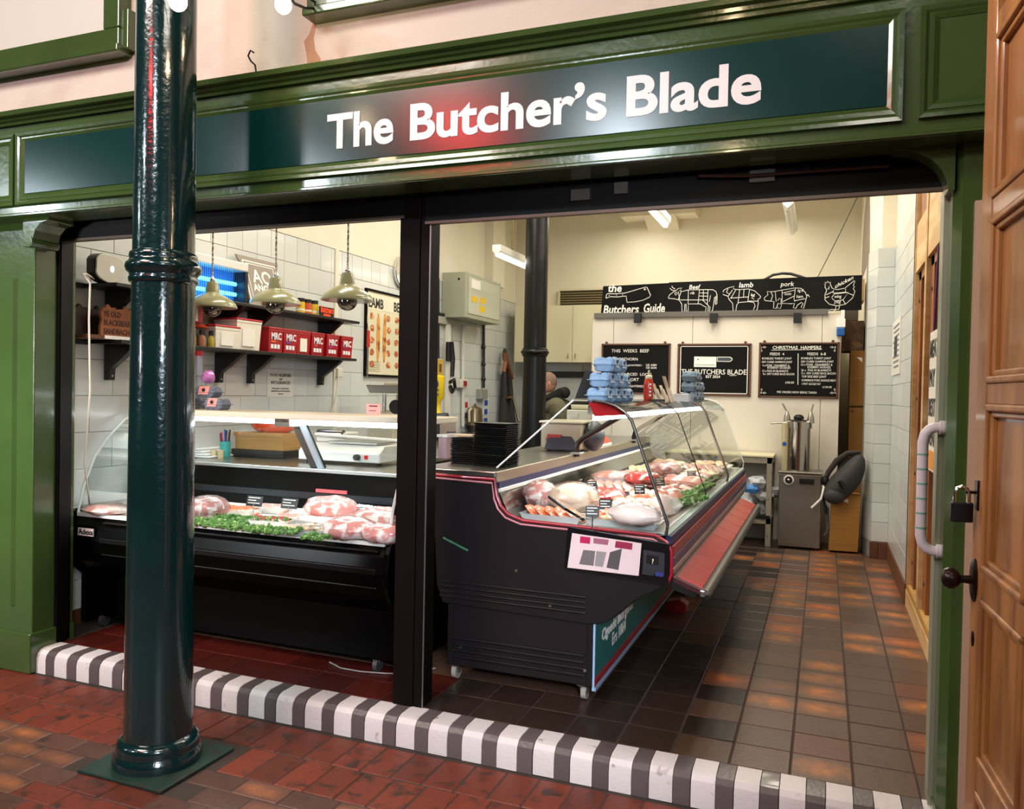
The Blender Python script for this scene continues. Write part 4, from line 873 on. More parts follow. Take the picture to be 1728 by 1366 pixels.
MB().box(sx_-.02, sx_+.24, sy_-.05, sy_+.05, 1.58, 1.605).build('white_roll_strip', mat('cream_plastic', '#dcd3b8', .4), sc, bev=.004)
a = P(618, 700, y=4.05); b_ = P(642, 682, y=4.05)
pkc = thing('pink_card', 'small pink card standing on the left counter top', 'card', (a.x, 4.05, sz)); MB().box(a.x, b_.x, 4.05, 4.054, sz, sz+.062).build('card', mat('pink_card', '#df9a92', .5), pkc); MB().box(a.x+.02, b_.x-.02, 4.048, 4.05, sz+.045, sz+.053).box(a.x+.02, b_.x-.03, 4.048, 4.05, sz+.02, sz+.024).build('print', mat('dark_red_ink', '#6a1f22', .6), pkc)
MB().cyl((P(672, 687, y=5.9).x, 5.85, P(672, 687, y=5.9).z), (P(672, 687, y=5.9).x, 6.1, P(672, 687, y=5.9).z), .06, n=20).build('black_round', M_softblack, sc, smooth=40)  # round black object of unknown use, grouped with the scales
# ------------------------------------------------------------------ right serve-over counter, seen from its end
ry0, ry1 = 3.47, 7.05
rc = thing('display_counter', 'dark grey and red glass meat counter seen from its end, running back into the shop', 'counter', (-1.2, 5.2, ZI))
M_cg = mat('charcoal_panel', '#171315', .42, spec=.35, bump=.1, bs=150); M_cg2 = mat('charcoal_panel_dark', '#0f0d0e', .45, spec=.35)
M_redtrim = mat('crimson_trim', '#981626', .35, coat=.2); M_navy = mat('navy_bumper', '#1f2c52', .4); M_purple = mat('plum_bumper', '#4a3d60', .4)
up = [(-1.735, .60), (-1.77, 1.13), (-1.437, 1.125), (-1.425, 1.05), (-1.405, 1.005), (-1.366, .967), (-1.29, .942), (-.67, .925), (-.62, .90), (-.60, .86), (-.597, .76), (-.615, .718), (-.66, .69), (-.74, .645), (-.80, .59), (-.86, .535), (-.92, .508), (-.965, .50), (-1.70, .515)]
def prof_y(pts, a, b, m, nm, par=rc, **k): return MB().prism(pts, 'y', a, b).build(nm, m, par, **k)
prof_y([(p[0], p[1]-.004) for p in up], ry0+.03, ry1-.03, M_cg2, 'body')
prof_y(up, ry0, ry0+.035, M_cg, 'end_panel', bev=.006); prof_y(up, ry1-.035, ry1, M_cg, 'end_panel', bev=.006)
prof_y([(-1.67, .515), (-1.675, .215), (-.947, .215), (-.947, .505)], ry0+.012, ry1-.012, M_cg, 'plinth', bev=.004)
for x in (-1.66, -.962): MB().box(x-.012, x+.012, ry0+.004, ry0+.02, .215, .51).build('corner_post', M_cg2, rc, bev=.003)
for k in range(4):
    MB().box(-1.715+.005*k, -.98-.0*k, ry0-.006, ry0+.006, .545+.024*k, .555+.024*k).build('rib', M_cg2, rc, bev=.003)
    MB().box(-1.655, -.985, ry0+.002, ry0+.016, .255+.03*k, .268+.03*k).build('louvre', M_cg2, rc, bev=.003)
for x, z in ((-1.32, .71), (-.978, .29), (-1.6, .31), (-1.15, .565)): MB().cyl((x, ry0-.002, z), (x, ry0+.004, z), .007, n=10).build('screw', M_alu, rc)
tr = [(p[0], p[1]) for p in up[1:12]]
MB().tube([(-1.785, ry0-.002, 1.137)]+[(a, ry0-.002, b_+.006) for a, b_ in tr[1:]], .008, 8).build('red_edge_trim', M_redtrim, rc, smooth=True)
MB().tube([(-1.785, ry0-.004, 1.123)]+[(a-.012, ry0-.004, b_-.012) for a, b_ in tr[1:9]], .005, 6).build('edge_bead', mat('rose_trim', '#c07d86', .3), rc, smooth=True)
# front (customer side) bands
for z0, z1, m, xx in ((.885, .928, M_navy, -.605), (.835, .883, M_redtrim, -.597), (.79, .833, M_purple, -.594), (.75, .788, M_alu, -.592)):
    MB().box(xx-.03, xx, ry0+.036, ry1-.03, z0, z1).build('front_band', m, rc, bev=.005)
# lower front panel, teal with chalk lettering
M_teal = mat('teal_panel', '#0d6a6a', .4)
MB().box(-.948, -.940, ry0+.02, ry1-.02, .245, .60).build('front_panel', M_teal, rc)
MB().box(-.948, -.934, ry0+.014, ry1-.02, .213, .248).build('red_strip', M_redtrim, rc, bev=.003)
MB().box(-.948, -.930, ry0+.014, ry1-.02, .196, .212).build('pale_skirting', mat('pale_blue_strip', '#8faed0', .4), rc)
MB().box(-.945, -.936, ry0+.010, ry0+.02, .2, .51).build('corner_edge', mat('pale_blue_strip', '#8faed0', .4), rc)
for s, pa, pb, zz, sz_ in (('Cigoedd lleol gorau', (1016, 1085), (1068, 1025), .387, .075), ('Ers 1864', (1033, 1090), (1056, 1060), .310, .085)):
    ya, yb = P(*pa, x=-.938).y, P(*pb, x=-.938).y
    o = text(s, sz_, (-.9385, 0, zz), M_chalk, rc, face='+x', bold=.002, res=2)
    ys = [v.co.y for v in o.data.vertices]; a, b_ = min(ys), max(ys)
    for v in o.data.vertices: v.co.y = (v.co.y-a)/(b_-a)*(yb-ya)+ya-LOC[rc.name].y
# rear worktop and lip
MB().box(-1.86, -1.437, ry0+.0, ry1, 1.14, 1.165).build('worktop', M_steel, rc, bev=.003)
MB().box(-1.83, -1.437, ry0-.004, ry0+.02, 1.125, 1.143).build('worktop_edge', M_black, rc)
MB().box(-1.45, -1.428, ry0+.01, ry1-.01, 1.115, 1.166).build('steel_lip', mat('brushed_lip', '#a49a88', .35, .8), rc, bev=.002)
MB().box(-1.45, -1.424, ry0+.03, ry1-.03, 1.085, 1.116).build('navy_strip', M_navy, rc); MB().box(-1.45, -1.418, ry0+.03, ry1-.03, 1.066, 1.085).build('white_strip', M_whitetray, rc, bev=.003)
MB().add([(-1.43, ry0+.036, 1.07), (-1.43, ry1-.036, 1.07), (-1.375, ry1-.036, .96), (-1.375, ry0+.036, .96)], [(0, 1, 2, 3)]).build('well_back', mat('mirror_steel', '#9a948c', .08, 1), rc)
MB().box(-1.37, -.65, ry0+.036, ry1-.036, .925, .935).build('deck', mat('deck_white', '#cfc9c4', .3), rc)
# glass
gq = [(-1.437, 1.184), (-1.063, 1.515), (-.974, 1.514), (-.915, 1.506), (-.864, 1.49), (-.822, 1.463), (-.792, 1.429), (-.725, 1.248), (-.622, .98), (-.628, .93), (-.67, .93), (-1.29, .945), (-1.366, .97), (-1.41, 1.02), (-1.43, 1.07)]
for y in (ry0+.02, ry1-.02):
    MB().add([(a, y, b_) for a, b_ in gq], [tuple(range(len(gq)))]).build('end_glass', M_glass, rc)
MB().tube([(a, ry0+.02, b_) for a, b_ in gq[:2]], .0045, 6).build('glass_edge', M_edge, rc)
fg = gq[1:10]
for k, (a, b_) in enumerate(((ry0+.02, 4.70), (4.708, 5.84), (5.86, ry1-.02))):
    MB().sheet([[(x, a, z), (x, b_, z)] for x, z in fg]).build('front_glass', glass('curved_front_glass', (.94, .975, .955), .5), rc, smooth=True)
for y, r_, m in ((ry0+.018, .0075, M_softblack), (4.704, .003, M_softblack), (5.85, .008, M_softblack), (ry1-.02, .004, M_edge)):
    MB().tube([(x, y, z) for x, z in fg[1:]], r_, 6).build('glass_seam', m, rc, smooth=True)
    if r_ > .006: MB().tube([(x+.001, y-.014, z+.002) for x, z in fg[1:]], .004, 6).build('seam_bead', M_alu, rc, smooth=True)
MB().box(-.69, -.615, ry0+.036, ry1-.036, .925, .934).build('glass_sill', mat('greenish_glass', '#9fb3a8', .1), rc, bev=.002)
# canopy with light, supports
MB().prism([(-1.11, 1.492), (-.93, 1.492), (-.93, 1.502), (-1.11, 1.502)], 'y', ry0+.12, ry1-.02).build('top_shelf', mat('dark_glass_shelf', '#3a3330', .15, .4), rc)
MB().box(-1.03, -.97, ry0+.14, ry1-.1, 1.447, 1.49).build('light_housing', mat('grey_housing', '#6b675f', .4), rc, bev=.004)
for a, b_ in ((ry0+.10, 5.1), (5.14, ry1-.12)): MB().box(-.995, -.965, a, b_, 1.420, 1.446).build('led_strip', M_led, rc)
lamp('AREA', (-.985, 5.2, 1.412), 13, (1, .95, .88), .04, 3.3, rot=(0, R(0), 0))
for y in (4.75, 6.35):
    MB().tube([(-1.42, y, 1.15), (-1.422, y, 1.20), (-1.412, y, 1.235), (-1.38, y, 1.265), (-1.05, y, 1.47)], .017, 8).build('canopy_arm', mat('dark_bronze', '#2a211b', .3, .5), rc, smooth=True)
    MB().box(-1.45, -1.385, y-.04, y+.04, 1.165, 1.178).build('arm_foot', M_alu, rc, bev=.003)
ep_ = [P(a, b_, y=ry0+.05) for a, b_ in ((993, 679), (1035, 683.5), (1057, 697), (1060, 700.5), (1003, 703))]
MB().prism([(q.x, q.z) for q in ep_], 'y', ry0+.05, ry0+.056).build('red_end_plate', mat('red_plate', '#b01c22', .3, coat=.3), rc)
# bag shelf
sh0, sh1 = ry0+.01, 6.42
MB().prism([(-.592, .752), (-.592, .728), (-.452, .68), (-.448, .70)], 'y', sh0, sh1).build('bag_shelf', mat('shelf_back', '#3a0a10', .5), rc)
n = 10; Lp = (sh1-sh0-.06)/n
for k in range(n):
    a = sh0+.03+Lp*k
    MB().add([(-.580, a+.005, .753), (-.580, a+Lp-.005, .753), (-.470, a+Lp-.005, .7125), (-.470, a+.005, .7125), (-.580, a+.003, .745), (-.580, a+Lp-.003, .745), (-.470, a+Lp-.003, .705), (-.470, a+.003, .705)],
             [(3, 2, 1, 0), (4, 5, 6, 7), (0, 1, 5, 4), (1, 2, 6, 5), (2, 3, 7, 6), (3, 0, 4, 7)]).build('shelf_tile', mat('red_shelf_tile', '#b00f18', .3, coat=.15), rc)
MB().tube([(-.452, sh0-.01, .702), (-.452, sh1, .702)], .013, 8).build('shelf_rail', M_alu, rc, smooth=True); MB().tube([(-.444, sh0-.01, .682), (-.444, sh1, .682)], .012, 8).build('shelf_buffer', M_softblack, rc, smooth=True)
MB().box(-.475, -.452, sh0-.014, sh0+.006, .682, .71).build('rail_cap', M_alu, rc, bev=.005)
MB().prism([(-.595, .735), (-.595, .70), (-.50, .672), (-.49, .69)], 'y', sh0-.004, sh0+.02).build('shelf_end', M_softblack, rc)
# castors, foot brake
def castor(x, y, lab):
    MB().cyl((x-.012, y, ZI+.037), (x+.012, y, ZI+.037), .037, n=20).build('castor_wheel', mat('castor_wheel', '#a09a92', .4), rc, smooth=40)
    MB().cyl((x-.014, y, ZI+.037), (x+.014, y, ZI+.037), .012, n=10).build('castor_hub', M_softblack, rc, smooth=40)
    MB().prism([(y-.04, .20), (y+.03, .20), (y+.012, ZI+.03), (y-.008, ZI+.03)], 'x', x-.02, x-.015).prism([(y-.04, .20), (y+.03, .20), (y+.012, ZI+.03), (y-.008, ZI+.03)], 'x', x+.015, x+.02).box(x-.03, x+.03, y-.04, y+.03, .196, .218).build('castor_fork', mat('rusty_fork', '#7a6a5a', .5, .5), rc)
for x in (-1.0, -1.66):
    for y in (3.56, 6.9): castor(x, y, '')
tag(MB().prism([(-.93, ZI), (-.80, ZI), (-.79, ZI+.06), (-.84, ZI+.085), (-.92, ZI+.07)], 'y', 5.2, 5.3).build('red_pedal', mat('red_enamel', '#9c1420', .35, coat=.4), bev=.01), 'small red block on the floor under the front of the right counter', 'block')
# document holder on the end panel
hd = thing('paper_holder', 'black framed holder with a printed leaflet on the end of the right counter', 'paper holder', (-.85, ry0, .73))
def e(px, py): p = P(px, py, y=ry0-.012); return (p.x, p.z)
def plate(pts, y0, y1, m, nm, par, **k): return MB().prism([e(*p) for p in pts], 'y', y0, y1).build(nm, m, par, **k)
plate([(958, 888), (1130, 918), (1128, 990), (952, 960)], ry0-.012, ry0+.002, mat('glossy_black', '#101012', .2), 'frame', hd, bev=.004)
plate([(966, 900), (1083, 917), (1078, 972), (958, 958)], ry0-.017, ry0-.014, mat('leaflet_paper', '#d9c4c8', .5), 'leaflet', hd)
for pts, c in ((((980, 905), (997, 907), (996, 918), (979, 916)), '#b01850'), (((1002, 908), (1028, 911), (1026, 920), (1002, 917)), '#9a5a70'), (((1040, 913), (1068, 917), (1067, 928), (1038, 924)), '#8c2040'),
               (((985, 928), (1005, 930), (1002, 955), (978, 952)), '#6a6466'), (((1007, 930), (1024, 932), (1018, 957), (1004, 955)), '#8d8788'), (((1030, 932), (1050, 926), (1044, 962), (1024, 958)), '#4f4a4c')):
    plate(pts, ry0-.0185, ry0-.0165, mat('print'+c, c, .5), 'print_block', hd)
plate([(1086, 928), (1122, 934), (1121, 972), (1085, 966)], ry0-.016, ry0-.012, mat('grey_window', '#34363c', .2), 'control_window', hd)
plate([(1092, 936), (1112, 939), (1111, 954), (1091, 951)], ry0-.018, ry0-.015, M_softblack, 'display', hd); plate([(1085, 957), (1104, 960), (1103, 972), (1084, 969)], ry0-.018, ry0-.015, M_slate, 'label', hd); plate([(1107, 965), (1120, 967), (1119, 974), (1106, 972)], ry0-.018, ry0-.015, mat('blue_sticker', '#31347c', .4), 'sticker', hd)
text('?', .03, (e(1100, 951)[0], ry0-.019, e(1100, 951)[1]), M_chalk, hd)
gs_ = MB().tube([(P(748, 908, y=ry0-.002).x, ry0-.002, P(748, 908, y=ry0-.002).z), (P(790, 930, y=ry0-.002).x, ry0-.002, P(790, 930, y=ry0-.002).z)], .006, 6); gs_.build('green_scuff', mat('green_scuff', '#2f6a4a', .5), rc)
# ------------------------------------------------------------------ egg boxes and things on the canopy
ct = 1.503
eg = None
x0 = P(990, 672, y=3.66).x+.05
for lv, n, yo in ((0, 4, 0), (1, 3, .02), (2, 2, .03)):
    for k in range(n):
        y = 3.70+.158*k+yo; lab = 'blue egg box of the near stack, %s level, %s from the viewer' % (('bottom', 'middle', 'top')[lv], ('first', 'second', 'third', 'fourth')[k])
        loc = (x0+.012*lv+random.uniform(-.004, .004), y, ct+.0735*lv)
        if eg is None: eg = egg_box(loc, M_eblue, M_bluelabel, lab, 'blue egg boxes of the near stack')
        else: dup(eg, loc, R(random.uniform(-3, 3)), lab)
eg2 = None; x1 = P(1166, 668, y=5.7).x
for lv, n in ((0, 3), (1, 3), (2, 2)):
    for k in range(n):
        loc = (x1+random.uniform(-.004, .004), 5.66+.158*k, ct-.004+.0700*lv); lab = 'blue grey egg box of the far stack, %s level, %s from the viewer' % (('bottom', 'middle', 'top')[lv], ('first', 'second', 'third')[k])
        if eg2 is None: eg2 = egg_box(loc, M_eggy, mat('grey_label', '#93a9bd', .6), lab, 'egg boxes of the far stack')
        else: dup(eg2, loc, R(random.uniform(-4, 4)), lab)
p = P(1094, 676, y=4.75); sb = thing('sauce_bottle', 'red orange squeezy sauce bottle with a white nozzle on the right counter', 'bottle', (p.x, 4.75, ct))
MB().lathe([(.026, 0), (.028, .005), (.028, .11), (.024, .13), (.02, .138)], (p.x, 4.75, ct), 16).build('bottle', mat('red_orange_sauce', '#cf3d16', .3, coat=.4), sb, smooth=40)
MB().lathe([(.022, .136), (.022, .15), (.008, .158), (.006, .185), (.002, .187)], (p.x, 4.75, ct), 14).build('nozzle', mat('cream_nozzle', '#ddd0b0', .4), sb, smooth=40)
b = MB()
for k in range(4): b.box(p.x+.01, p.x+.022, 4.7215, 4.726, ct+.03+.022*k, ct+.042+.022*k)
b.build('label_print', M_white, sb)
MB().lathe([(.0285, .02), (.0285, .1)], (p.x-.002, 4.7502, ct), 16).build('label_band', mat('sauce_label', '#b9281c', .4), sb, smooth=40)
p = P(1122, 674, y=5.0); lh = thing('leaflet_holder', 'cream leaflet holder with fanned leaflets beside the sauce bottle', 'leaflet holder', (p.x, 5.0, ct))
M_hol = mat('cream_holder', '#cfc2ae', .4)
for k in range(4):
    Mx = Matrix.Translation((p.x-.07+.045*k, 5.0-.03*k+.05, ct)) @ Matrix.Rotation(R(-22), 4, 'Y')
    MB(Mx).box(-.012, .0, -.045, .045, 0, .085).build('pocket', M_hol, lh, bev=.003); MB(Mx).box(-.010, -.006, -.04, .04, .01, .135-.012*k).build('leaflet', mat('leaflet%d' % (k % 2), ('#d9cfba', '#b9a890')[k % 2], .5), lh)
p = P(1150, 674, y=5.3); tag(MB().box(p.x-.05, p.x+.05, 5.28, 5.36, ct, ct+.05).build('card_holder', mat('clear_holder', '#d7dde0', .15, alpha=.7), bev=.003), 'low clear card holder between the leaflet holder and the far egg boxes', 'card holder')
Mx = Matrix.Translation((P(1133, 672, y=5.2).x, 5.2, ct)) @ Matrix.Rotation(R(-18), 4, 'Y')
tag(MB(Mx).box(-.003, .003, -.05, .05, 0, .17).build('leaning_card', mat('tan_card', '#a08d78', .5)), 'tan printed card leaning behind the leaflet holder', 'card')
pts = [P(a, b_, y=4.5) for a, b_ in ((970, 673), (1003, 673), (1012, 640), (998, 626), (988, 624))]
bm_ = MB().prism([(q.x, q.z) for q in pts], 'y', 4.5, 4.52); tag(bm_.build('black_board', M_slate), 'black slanted board standing behind the near egg boxes', 'board')
tag(MB().box(-1.10, -1.03, 3.6, 3.66, ct, ct+.006).build('black_ruler', M_softblack), 'flat black strip lying at the near end of the right counter top', 'strip')
p = P(1108, 675, y=4.62); tag(MB().box(p.x-.03, p.x+.05, 4.6, 4.62, ct, ct+.016).build('black_pen_box', M_softblack, bev=.003), 'short black case in front of the sauce bottle', 'case')
# ------------------------------------------------------------------ things on the rear worktop
wz = 1.165
NUM = 'one two three four five six seven eight nine ten eleven twelve thirteen fourteen fifteen sixteen seventeen eighteen nineteen twenty twentyone'.split()
def trays(cx, cyy, n, lab, grp, sx, sy, rz, top=None):
    M0 = Matrix.Translation((0, 0, 0)); proto = None
    for k in range(n):
        loc = (cx+random.uniform(-.003, .003), cyy+random.uniform(-.003, .003), wz+.0105*k)
        if proto is None:
            b = MB(); rr = [[(x*sx*.44, y*sy*.44, 0) for x, y in ((-1, -1), (1, -1), (1, 1), (-1, 1))], [(x*sx*.49, y*sy*.49, .0085) for x, y in ((-1, -1), (1, -1), (1, 1), (-1, 1))], [(x*sx*.5, y*sy*.5, .0085) for x, y in ((-1, -1), (1, -1), (1, 1), (-1, 1))], [(x*sx*.5, y*sy*.5, .0100) for x, y in ((-1, -1), (1, -1), (1, 1), (-1, 1))]]
            b.loft(rr); o = b.build('food_tray', M_btray); o.location = loc; proto = o
        else: o = proto.copy(); COL.objects.link(o); o.location = loc
        o.rotation_euler = (0, 0, R(rz)+random.uniform(-.03, .03)); tag(o, '%s, %s' % (lab, 'bottom one' if k == 0 else 'topmost one' if k == n-1 else 'number %s from the top' % NUM[n-1-k]), 'tray', grp)
        proto.data.materials[0] = M_btray
trays(-1.56, 3.78, 21, 'black food tray in the taller stack on the right counter', 'black trays of the taller stack', .20, .15, -8)
trays(-1.735, 3.83, 13, 'black food tray in the lower stack on the right counter', 'black trays of the lower stack', .15, .14, -8)
tag(MB().box(-1.80, -1.68, 3.77, 3.89, wz+.142, wz+.150).build('tan_board', mat('tan_board', '#b8a684', .5)), 'tan card lying on the lower stack of black trays', 'card')
q0, q1 = P(724, 790, y=3.95), P(757, 735, y=3.95)
pb_ = thing('plastic_bin', 'pinkish plastic crate beside the lower stack of black trays', 'crate', ((q0.x+q1.x)/2, 4.0, wz))
MB().box(q0.x-.03, q1.x, 3.93, 4.1, wz, q1.z).build('crate', mat('pinkish_grey_plastic', '#a08081', .35), pb_, bev=.008); MB().box(q0.x-.035, q1.x+.006, 3.925, 4.105, q1.z-.012, q1.z+.004).build('rim', mat('pale_rim', '#c3bcb8', .35), pb_, bev=.003)
sd_ = thing('scale_display', 'black display head with a white mark behind the pinkish crate', 'display', (P(745, 735, y=4.3).x, 4.3, wz))
MB().prism([(P(a, b_, y=4.3).x, P(a, b_, y=4.3).z) for a, b_ in ((722, 728), (762, 732), (752, 697), (730, 698))], 'y', 4.3, 4.34).build('head', M_softblack, sd_, bev=.004); MB().ball(P(744, 716, y=4.298), .010, .003, .022, 10, 6).build('mark', M_white, sd_)
MB().cyl((P(745, 735, y=4.32).x, 4.32, wz), (P(745, 735, y=4.32).x, 4.32, P(745, 730, y=4.3).z), .02, n=10).build('stem', M_softblack, sd_)
mw = thing('wrapping_machine', 'beige and dark grey wrapping machine on the worktop behind the right counter', 'machine', (-1.63, 5.05, wz))
M_beige = mat('beige_casing', '#b5ab92', .35, coat=.2); M_dgrey = mat('dark_grey_casing', '#2e3038', .4)
a, b_ = P(911, 757, y=4.9), P(982, 716, y=4.9)
mx0, mx1, mz1 = a.x, b_.x, b_.z
MB().box(mx0, mx1, 4.9, 5.25, wz+.012, mz1).build('casing', M_beige, mw, bev=.02, bs=3)
MB().box(mx0-.005, mx1+.01, 4.88, 5.27, mz1, mz1+.014).build('lid', mat('pale_lid', '#c4bda8', .3, .3), mw, bev=.006)
MB().prism([(mx0+.035, wz+.01), (mx0+.05, wz+.075), (mx0+.07, wz+.1), (mx1-.07, wz+.1), (mx1-.045, wz+.07), (mx1-.03, wz+.01)], 'y', 4.885, 4.91).build('front_recess', M_dgrey, mw, bev=.004)
MB().prism([(mx0+.045, wz+.07), (mx0+.06, wz+.112), (mx0+.15, wz+.108), (mx0+.145, wz+.09), (mx0+.07, wz+.09)], 'y', 4.878, 4.9).build('red_flash', mat('machine_red', '#a5322a', .35), mw)
MB().ball((mx1+.04, 5.05, wz+.10), .065, .14, .10, 16, 10).build('end_cap', M_dgrey, mw, smooth=True)
for x in (mx0+.04, mx1-.03): MB().cyl((x, 4.96, wz), (x, 4.96, wz+.02), .015, n=10).build('foot', M_softblack, mw)
pn = thing('label_printer', 'pale label printer standing behind the wrapping machine', 'printer', (P(978, 712, y=5.6).x, 5.7, wz))
a, b_ = P(955, 740, y=5.6), P(998, 693, y=5.6)
MB().box(a.x, b_.x, 5.6, 5.85, wz, b_.z).build('casing', mat('pale_casing', '#bdbaa6', .4), pn, bev=.008)
MB().box(a.x+.05, b_.x-.10, 5.592, 5.6, b_.z-.06, b_.z-.025).build('label_slot', M_beige, pn); MB().cyl((a.x+.02, 5.68, b_.z+.035), (b_.x, 5.68, b_.z+.035), .035, n=16).build('paper_roll', mat('roll_paper', '#d9cfae', .6), pn, smooth=40)
MB().cyl((b_.x+.03, 5.62, b_.z-.11), (b_.x+.03, 5.62, b_.z-.0), .02, n=12).build('white_roll', M_whitetray, pn, smooth=40)
a, b_ = P(1003, 752, y=5.4), P(1036, 735, y=5.4)
rt_ = thing('orange_tray', 'orange and white tray on the worktop beside the wrapping machine', 'tray', (-1.5, 5.45, wz)); xx = -1.56
MB().box(xx, -1.45, 5.3, 5.75, wz, wz+.02).build('white_base', M_whitetray, rt_, bev=.004); MB().prism([(xx, wz+.02), (xx+.01, wz+.07), (-1.47, wz+.06), (-1.45, wz+.02)], 'y', 5.32, 5.72).build('orange_top', MATS['orange_plastic'], rt_, bev=.006)
# ------------------------------------------------------------------ food in the right counter
D2 = .936
ORD = ('first', 'second', 'third', 'fourth', 'fifth', 'sixth', 'seventh', 'eighth', 'ninth')
fill = [((None, None), (M_salmon, 'orange marinated pieces', 'slices', M_tray)), ((M_mince, 'bright red mince', 'pile', M_btray), (M_salmon, 'salmon red marinated steaks', 'slices', M_tray)),
        ((M_red, 'dark red beef slices', 'slices', M_btray), (M_salmon, 'orange pink chops', 'slices', M_whitetray)), ((M_pork, 'pale pink pork slices', 'slices', M_whitetray), (M_pork, 'pale pork chops', 'pile', M_btray)),
        ((M_bag, 'fatty pink pieces', 'pile', M_btray), (M_sausage, 'pale sausages', 'sausage', M_btray)), ((M_pork, 'pink diced meat', 'pile', M_whitetray), (M_bag, 'pink and white rolled meat', 'pile', M_btray)),
        ((M_poultry, 'golden chicken breasts', 'slices', M_whitetray), (M_poultry, 'pale chicken pieces', 'pile', M_btray)), ((M_poultry, 'golden chicken pieces', 'pile', M_whitetray), (M_pork, 'pale turkey slices', 'slices', M_btray)),
        ((M_poultry, 'pale chicken legs', 'pile', M_btray), (M_poultry, 'chicken thighs', 'pile', M_whitetray))]
for r_, row in enumerate(fill):
    y = 3.70+.37*r_
    for c_, it in enumerate(row):
        if it is None or it[0] is None: continue
        pack((-1.19, -.85)[c_], y+.02*c_, D2, it[0], 'tray of %s, %s from the near end, %s row, right counter' % (it[1], ORD[r_], ('rear', 'front')[c_]), (.32, .35, .08), 0, it[3], False, lumps=it[2])
pack(912, 842, D2+.01, M_bag, 'bagged joint with a dark label at the near left of the right counter', (.19, .18, .15), film=True)
lb = P(900, 845, y=P(912, 842, z=D2+.06).y-.09); tag(MB(Matrix.Translation((lb.x-.01, lb.y, D2+.05)) @ Matrix.Rotation(R(-15), 4, 'X')).box(-.018, .018, -.003, 0, 0, .075).build('dark_label', M_slate), 'dark upright label stuck on the near left bagged joint', 'label')
pack(968, 846, D2+.01, mat('pale_joint', '#ecd9c4', .25, mottle=('#cf8a5c', 7, .55, .12), coat=.6), 'large bagged chicken-pale joint at the near middle of the right counter', (.27, .22, .15), 12)
pack(-1.18, 3.605, D2, M_salmon, 'clear tray of orange marinated pieces at the near left corner', (.30, .15, .075), -2, M_tray, False, lumps='slices')
pack(-.84, 3.60, D2, M_poultry, 'clear tray of pale diced chicken along the near end glass', (.34, .13, .065), -2, M_tray, False, lumps='pile')
pack(1070, 872, D2+.03, mat('wrapped_ham', '#ece2dc', .2, mottle=('#c9503c', 7, .56, .1), coat=.6), 'white wrapped joint with a red face at the near right corner', (.24, .16, .10), -10, film=False)
pack(1122, 856, D2+.03, mat('clear_bag', '#eef0f0', .2, alpha=.4, bump=.6, bs=25), 'crumpled clear bag just behind the first glass seam', (.16, .18, .10), 20, film=False)
pack(1035, 806, D2+.05, M_pork, 'film-wrapped tray of pink steaks standing proud in the middle of the right counter', (.26, .2, .07), 20, M_tray, True)
pack(1085, 810, D2+.05, M_red, 'film-wrapped dark red beef joint beside the pink tray', (.24, .2, .08), 30, None, True)
pack(1120, 793, D2+.05, M_bag, 'film-wrapped pink meat behind the black price card in the right counter', (.24, .2, .09), 10, None, True)
garnish(1172, 828, D2, .9, .07, 86, 'long green parsley strip along the foot of the curved front glass')
garnish(1155, 845, D2, .55, .10, 78, 'green parsley strip along the middle of the right counter')
garnish(1180, 810, D2, .5, .10, 78, 'green parsley strip at the far part of the right counter')
garnish(1130, 838, D2, .3, .08, 78, 'green parsley tuft beside the salmon red steaks')
for k, (a, b_, l) in enumerate(((955, 822, 'beside the big bagged joint'), (985, 832, 'left of the bright red mince'), (1000, 818, 'behind the bright red mince'), (1000, 862, 'in front of the large pale joint'), (1080, 825, 'in front of the dark red beef joint'), (1115, 812, 'beside the first glass seam'), (1022, 850, 'between the mince and the chops'), (1168, 800, 'in the middle glass panel'))):
    ticket(a, b_, D2, 'dark price card on a spike '+l, .06, .05, 20+10*(k % 3))
MB_ = MB().tube([P(925, 838, z=D2+.14), P(952, 858, z=D2+.09), P(985, 878, z=D2+.02)], .007, 6); tag(MB_.build('black_tongs', M_softblack), 'thin black handled tongs lying across the near bagged joints', 'tongs')
# ------------------------------------------------------------------ inner iron column
IX, IY = -2.77, 7.7
ic = thing('iron_column', 'black iron column inside the shop behind the right counter', 'column', (IX, IY, ZI))
M_bc = mat('black_column_paint', '#060706', .38, spec=.3, bump=.3, bs=40)
MB().lathe([(.128, 0), (.126, .9), (.118, 1.80), (.117, 4.27)], (IX, IY, ZI), 32).build('shaft', M_bc, ic, smooth=True)
MB().lathe([(.118, 1.78), (.130, 1.785), (.130, 1.80), (.14, 1.81), (.146, 1.825), (.14, 1.84), (.128, 1.85), (.13, 1.86), (.117, 1.87)], (IX, IY, ZI), 32).build('collar', M_bc, ic, smooth=50)
# ------------------------------------------------------------------ fluorescent battens
def batten(p0, p1, label, chain=None, lit=True, hw=.03):
    p0, p1 = Vec(p0), Vec(p1); t = thing('batten_light', label, 'light', tuple((p0+p1)/2)); x, z = p0.x, p0.z
    MB().prism([(x-.045, z+.04), (x-.045, z+.10), (x+.045, z+.10), (x+.045, z+.04), (x, z+.0)], 'y', p0.y, p1.y).build('housing', mat('batten_white', '#d8d6cc', .5), t)
    MB().prism([(x-hw, z+.038), (x-hw*.6, z-.01), (x+hw*.6, z-.01), (x+hw, z+.038)], 'y', p0.y+.03, p1.y-.03).build('tube', M_tube if lit else mat('dead_tube', '#e6e4dc', .4), t)
    if chain is not None: MB().tube([(x, chain, z+.1), (x, chain, 4.4)], .008, 5).build('chain', mat('brass_chain', '#6d5c30', .5, .5), t); MB().tube([(x, chain, z+.1), (x+.012, chain, z+.13), (x, chain, z+.16), (x-.012, chain, z+.13), (x, chain, z+.1)], .004, 5).build('hook', MATS['brass_chain'], t)
    return t
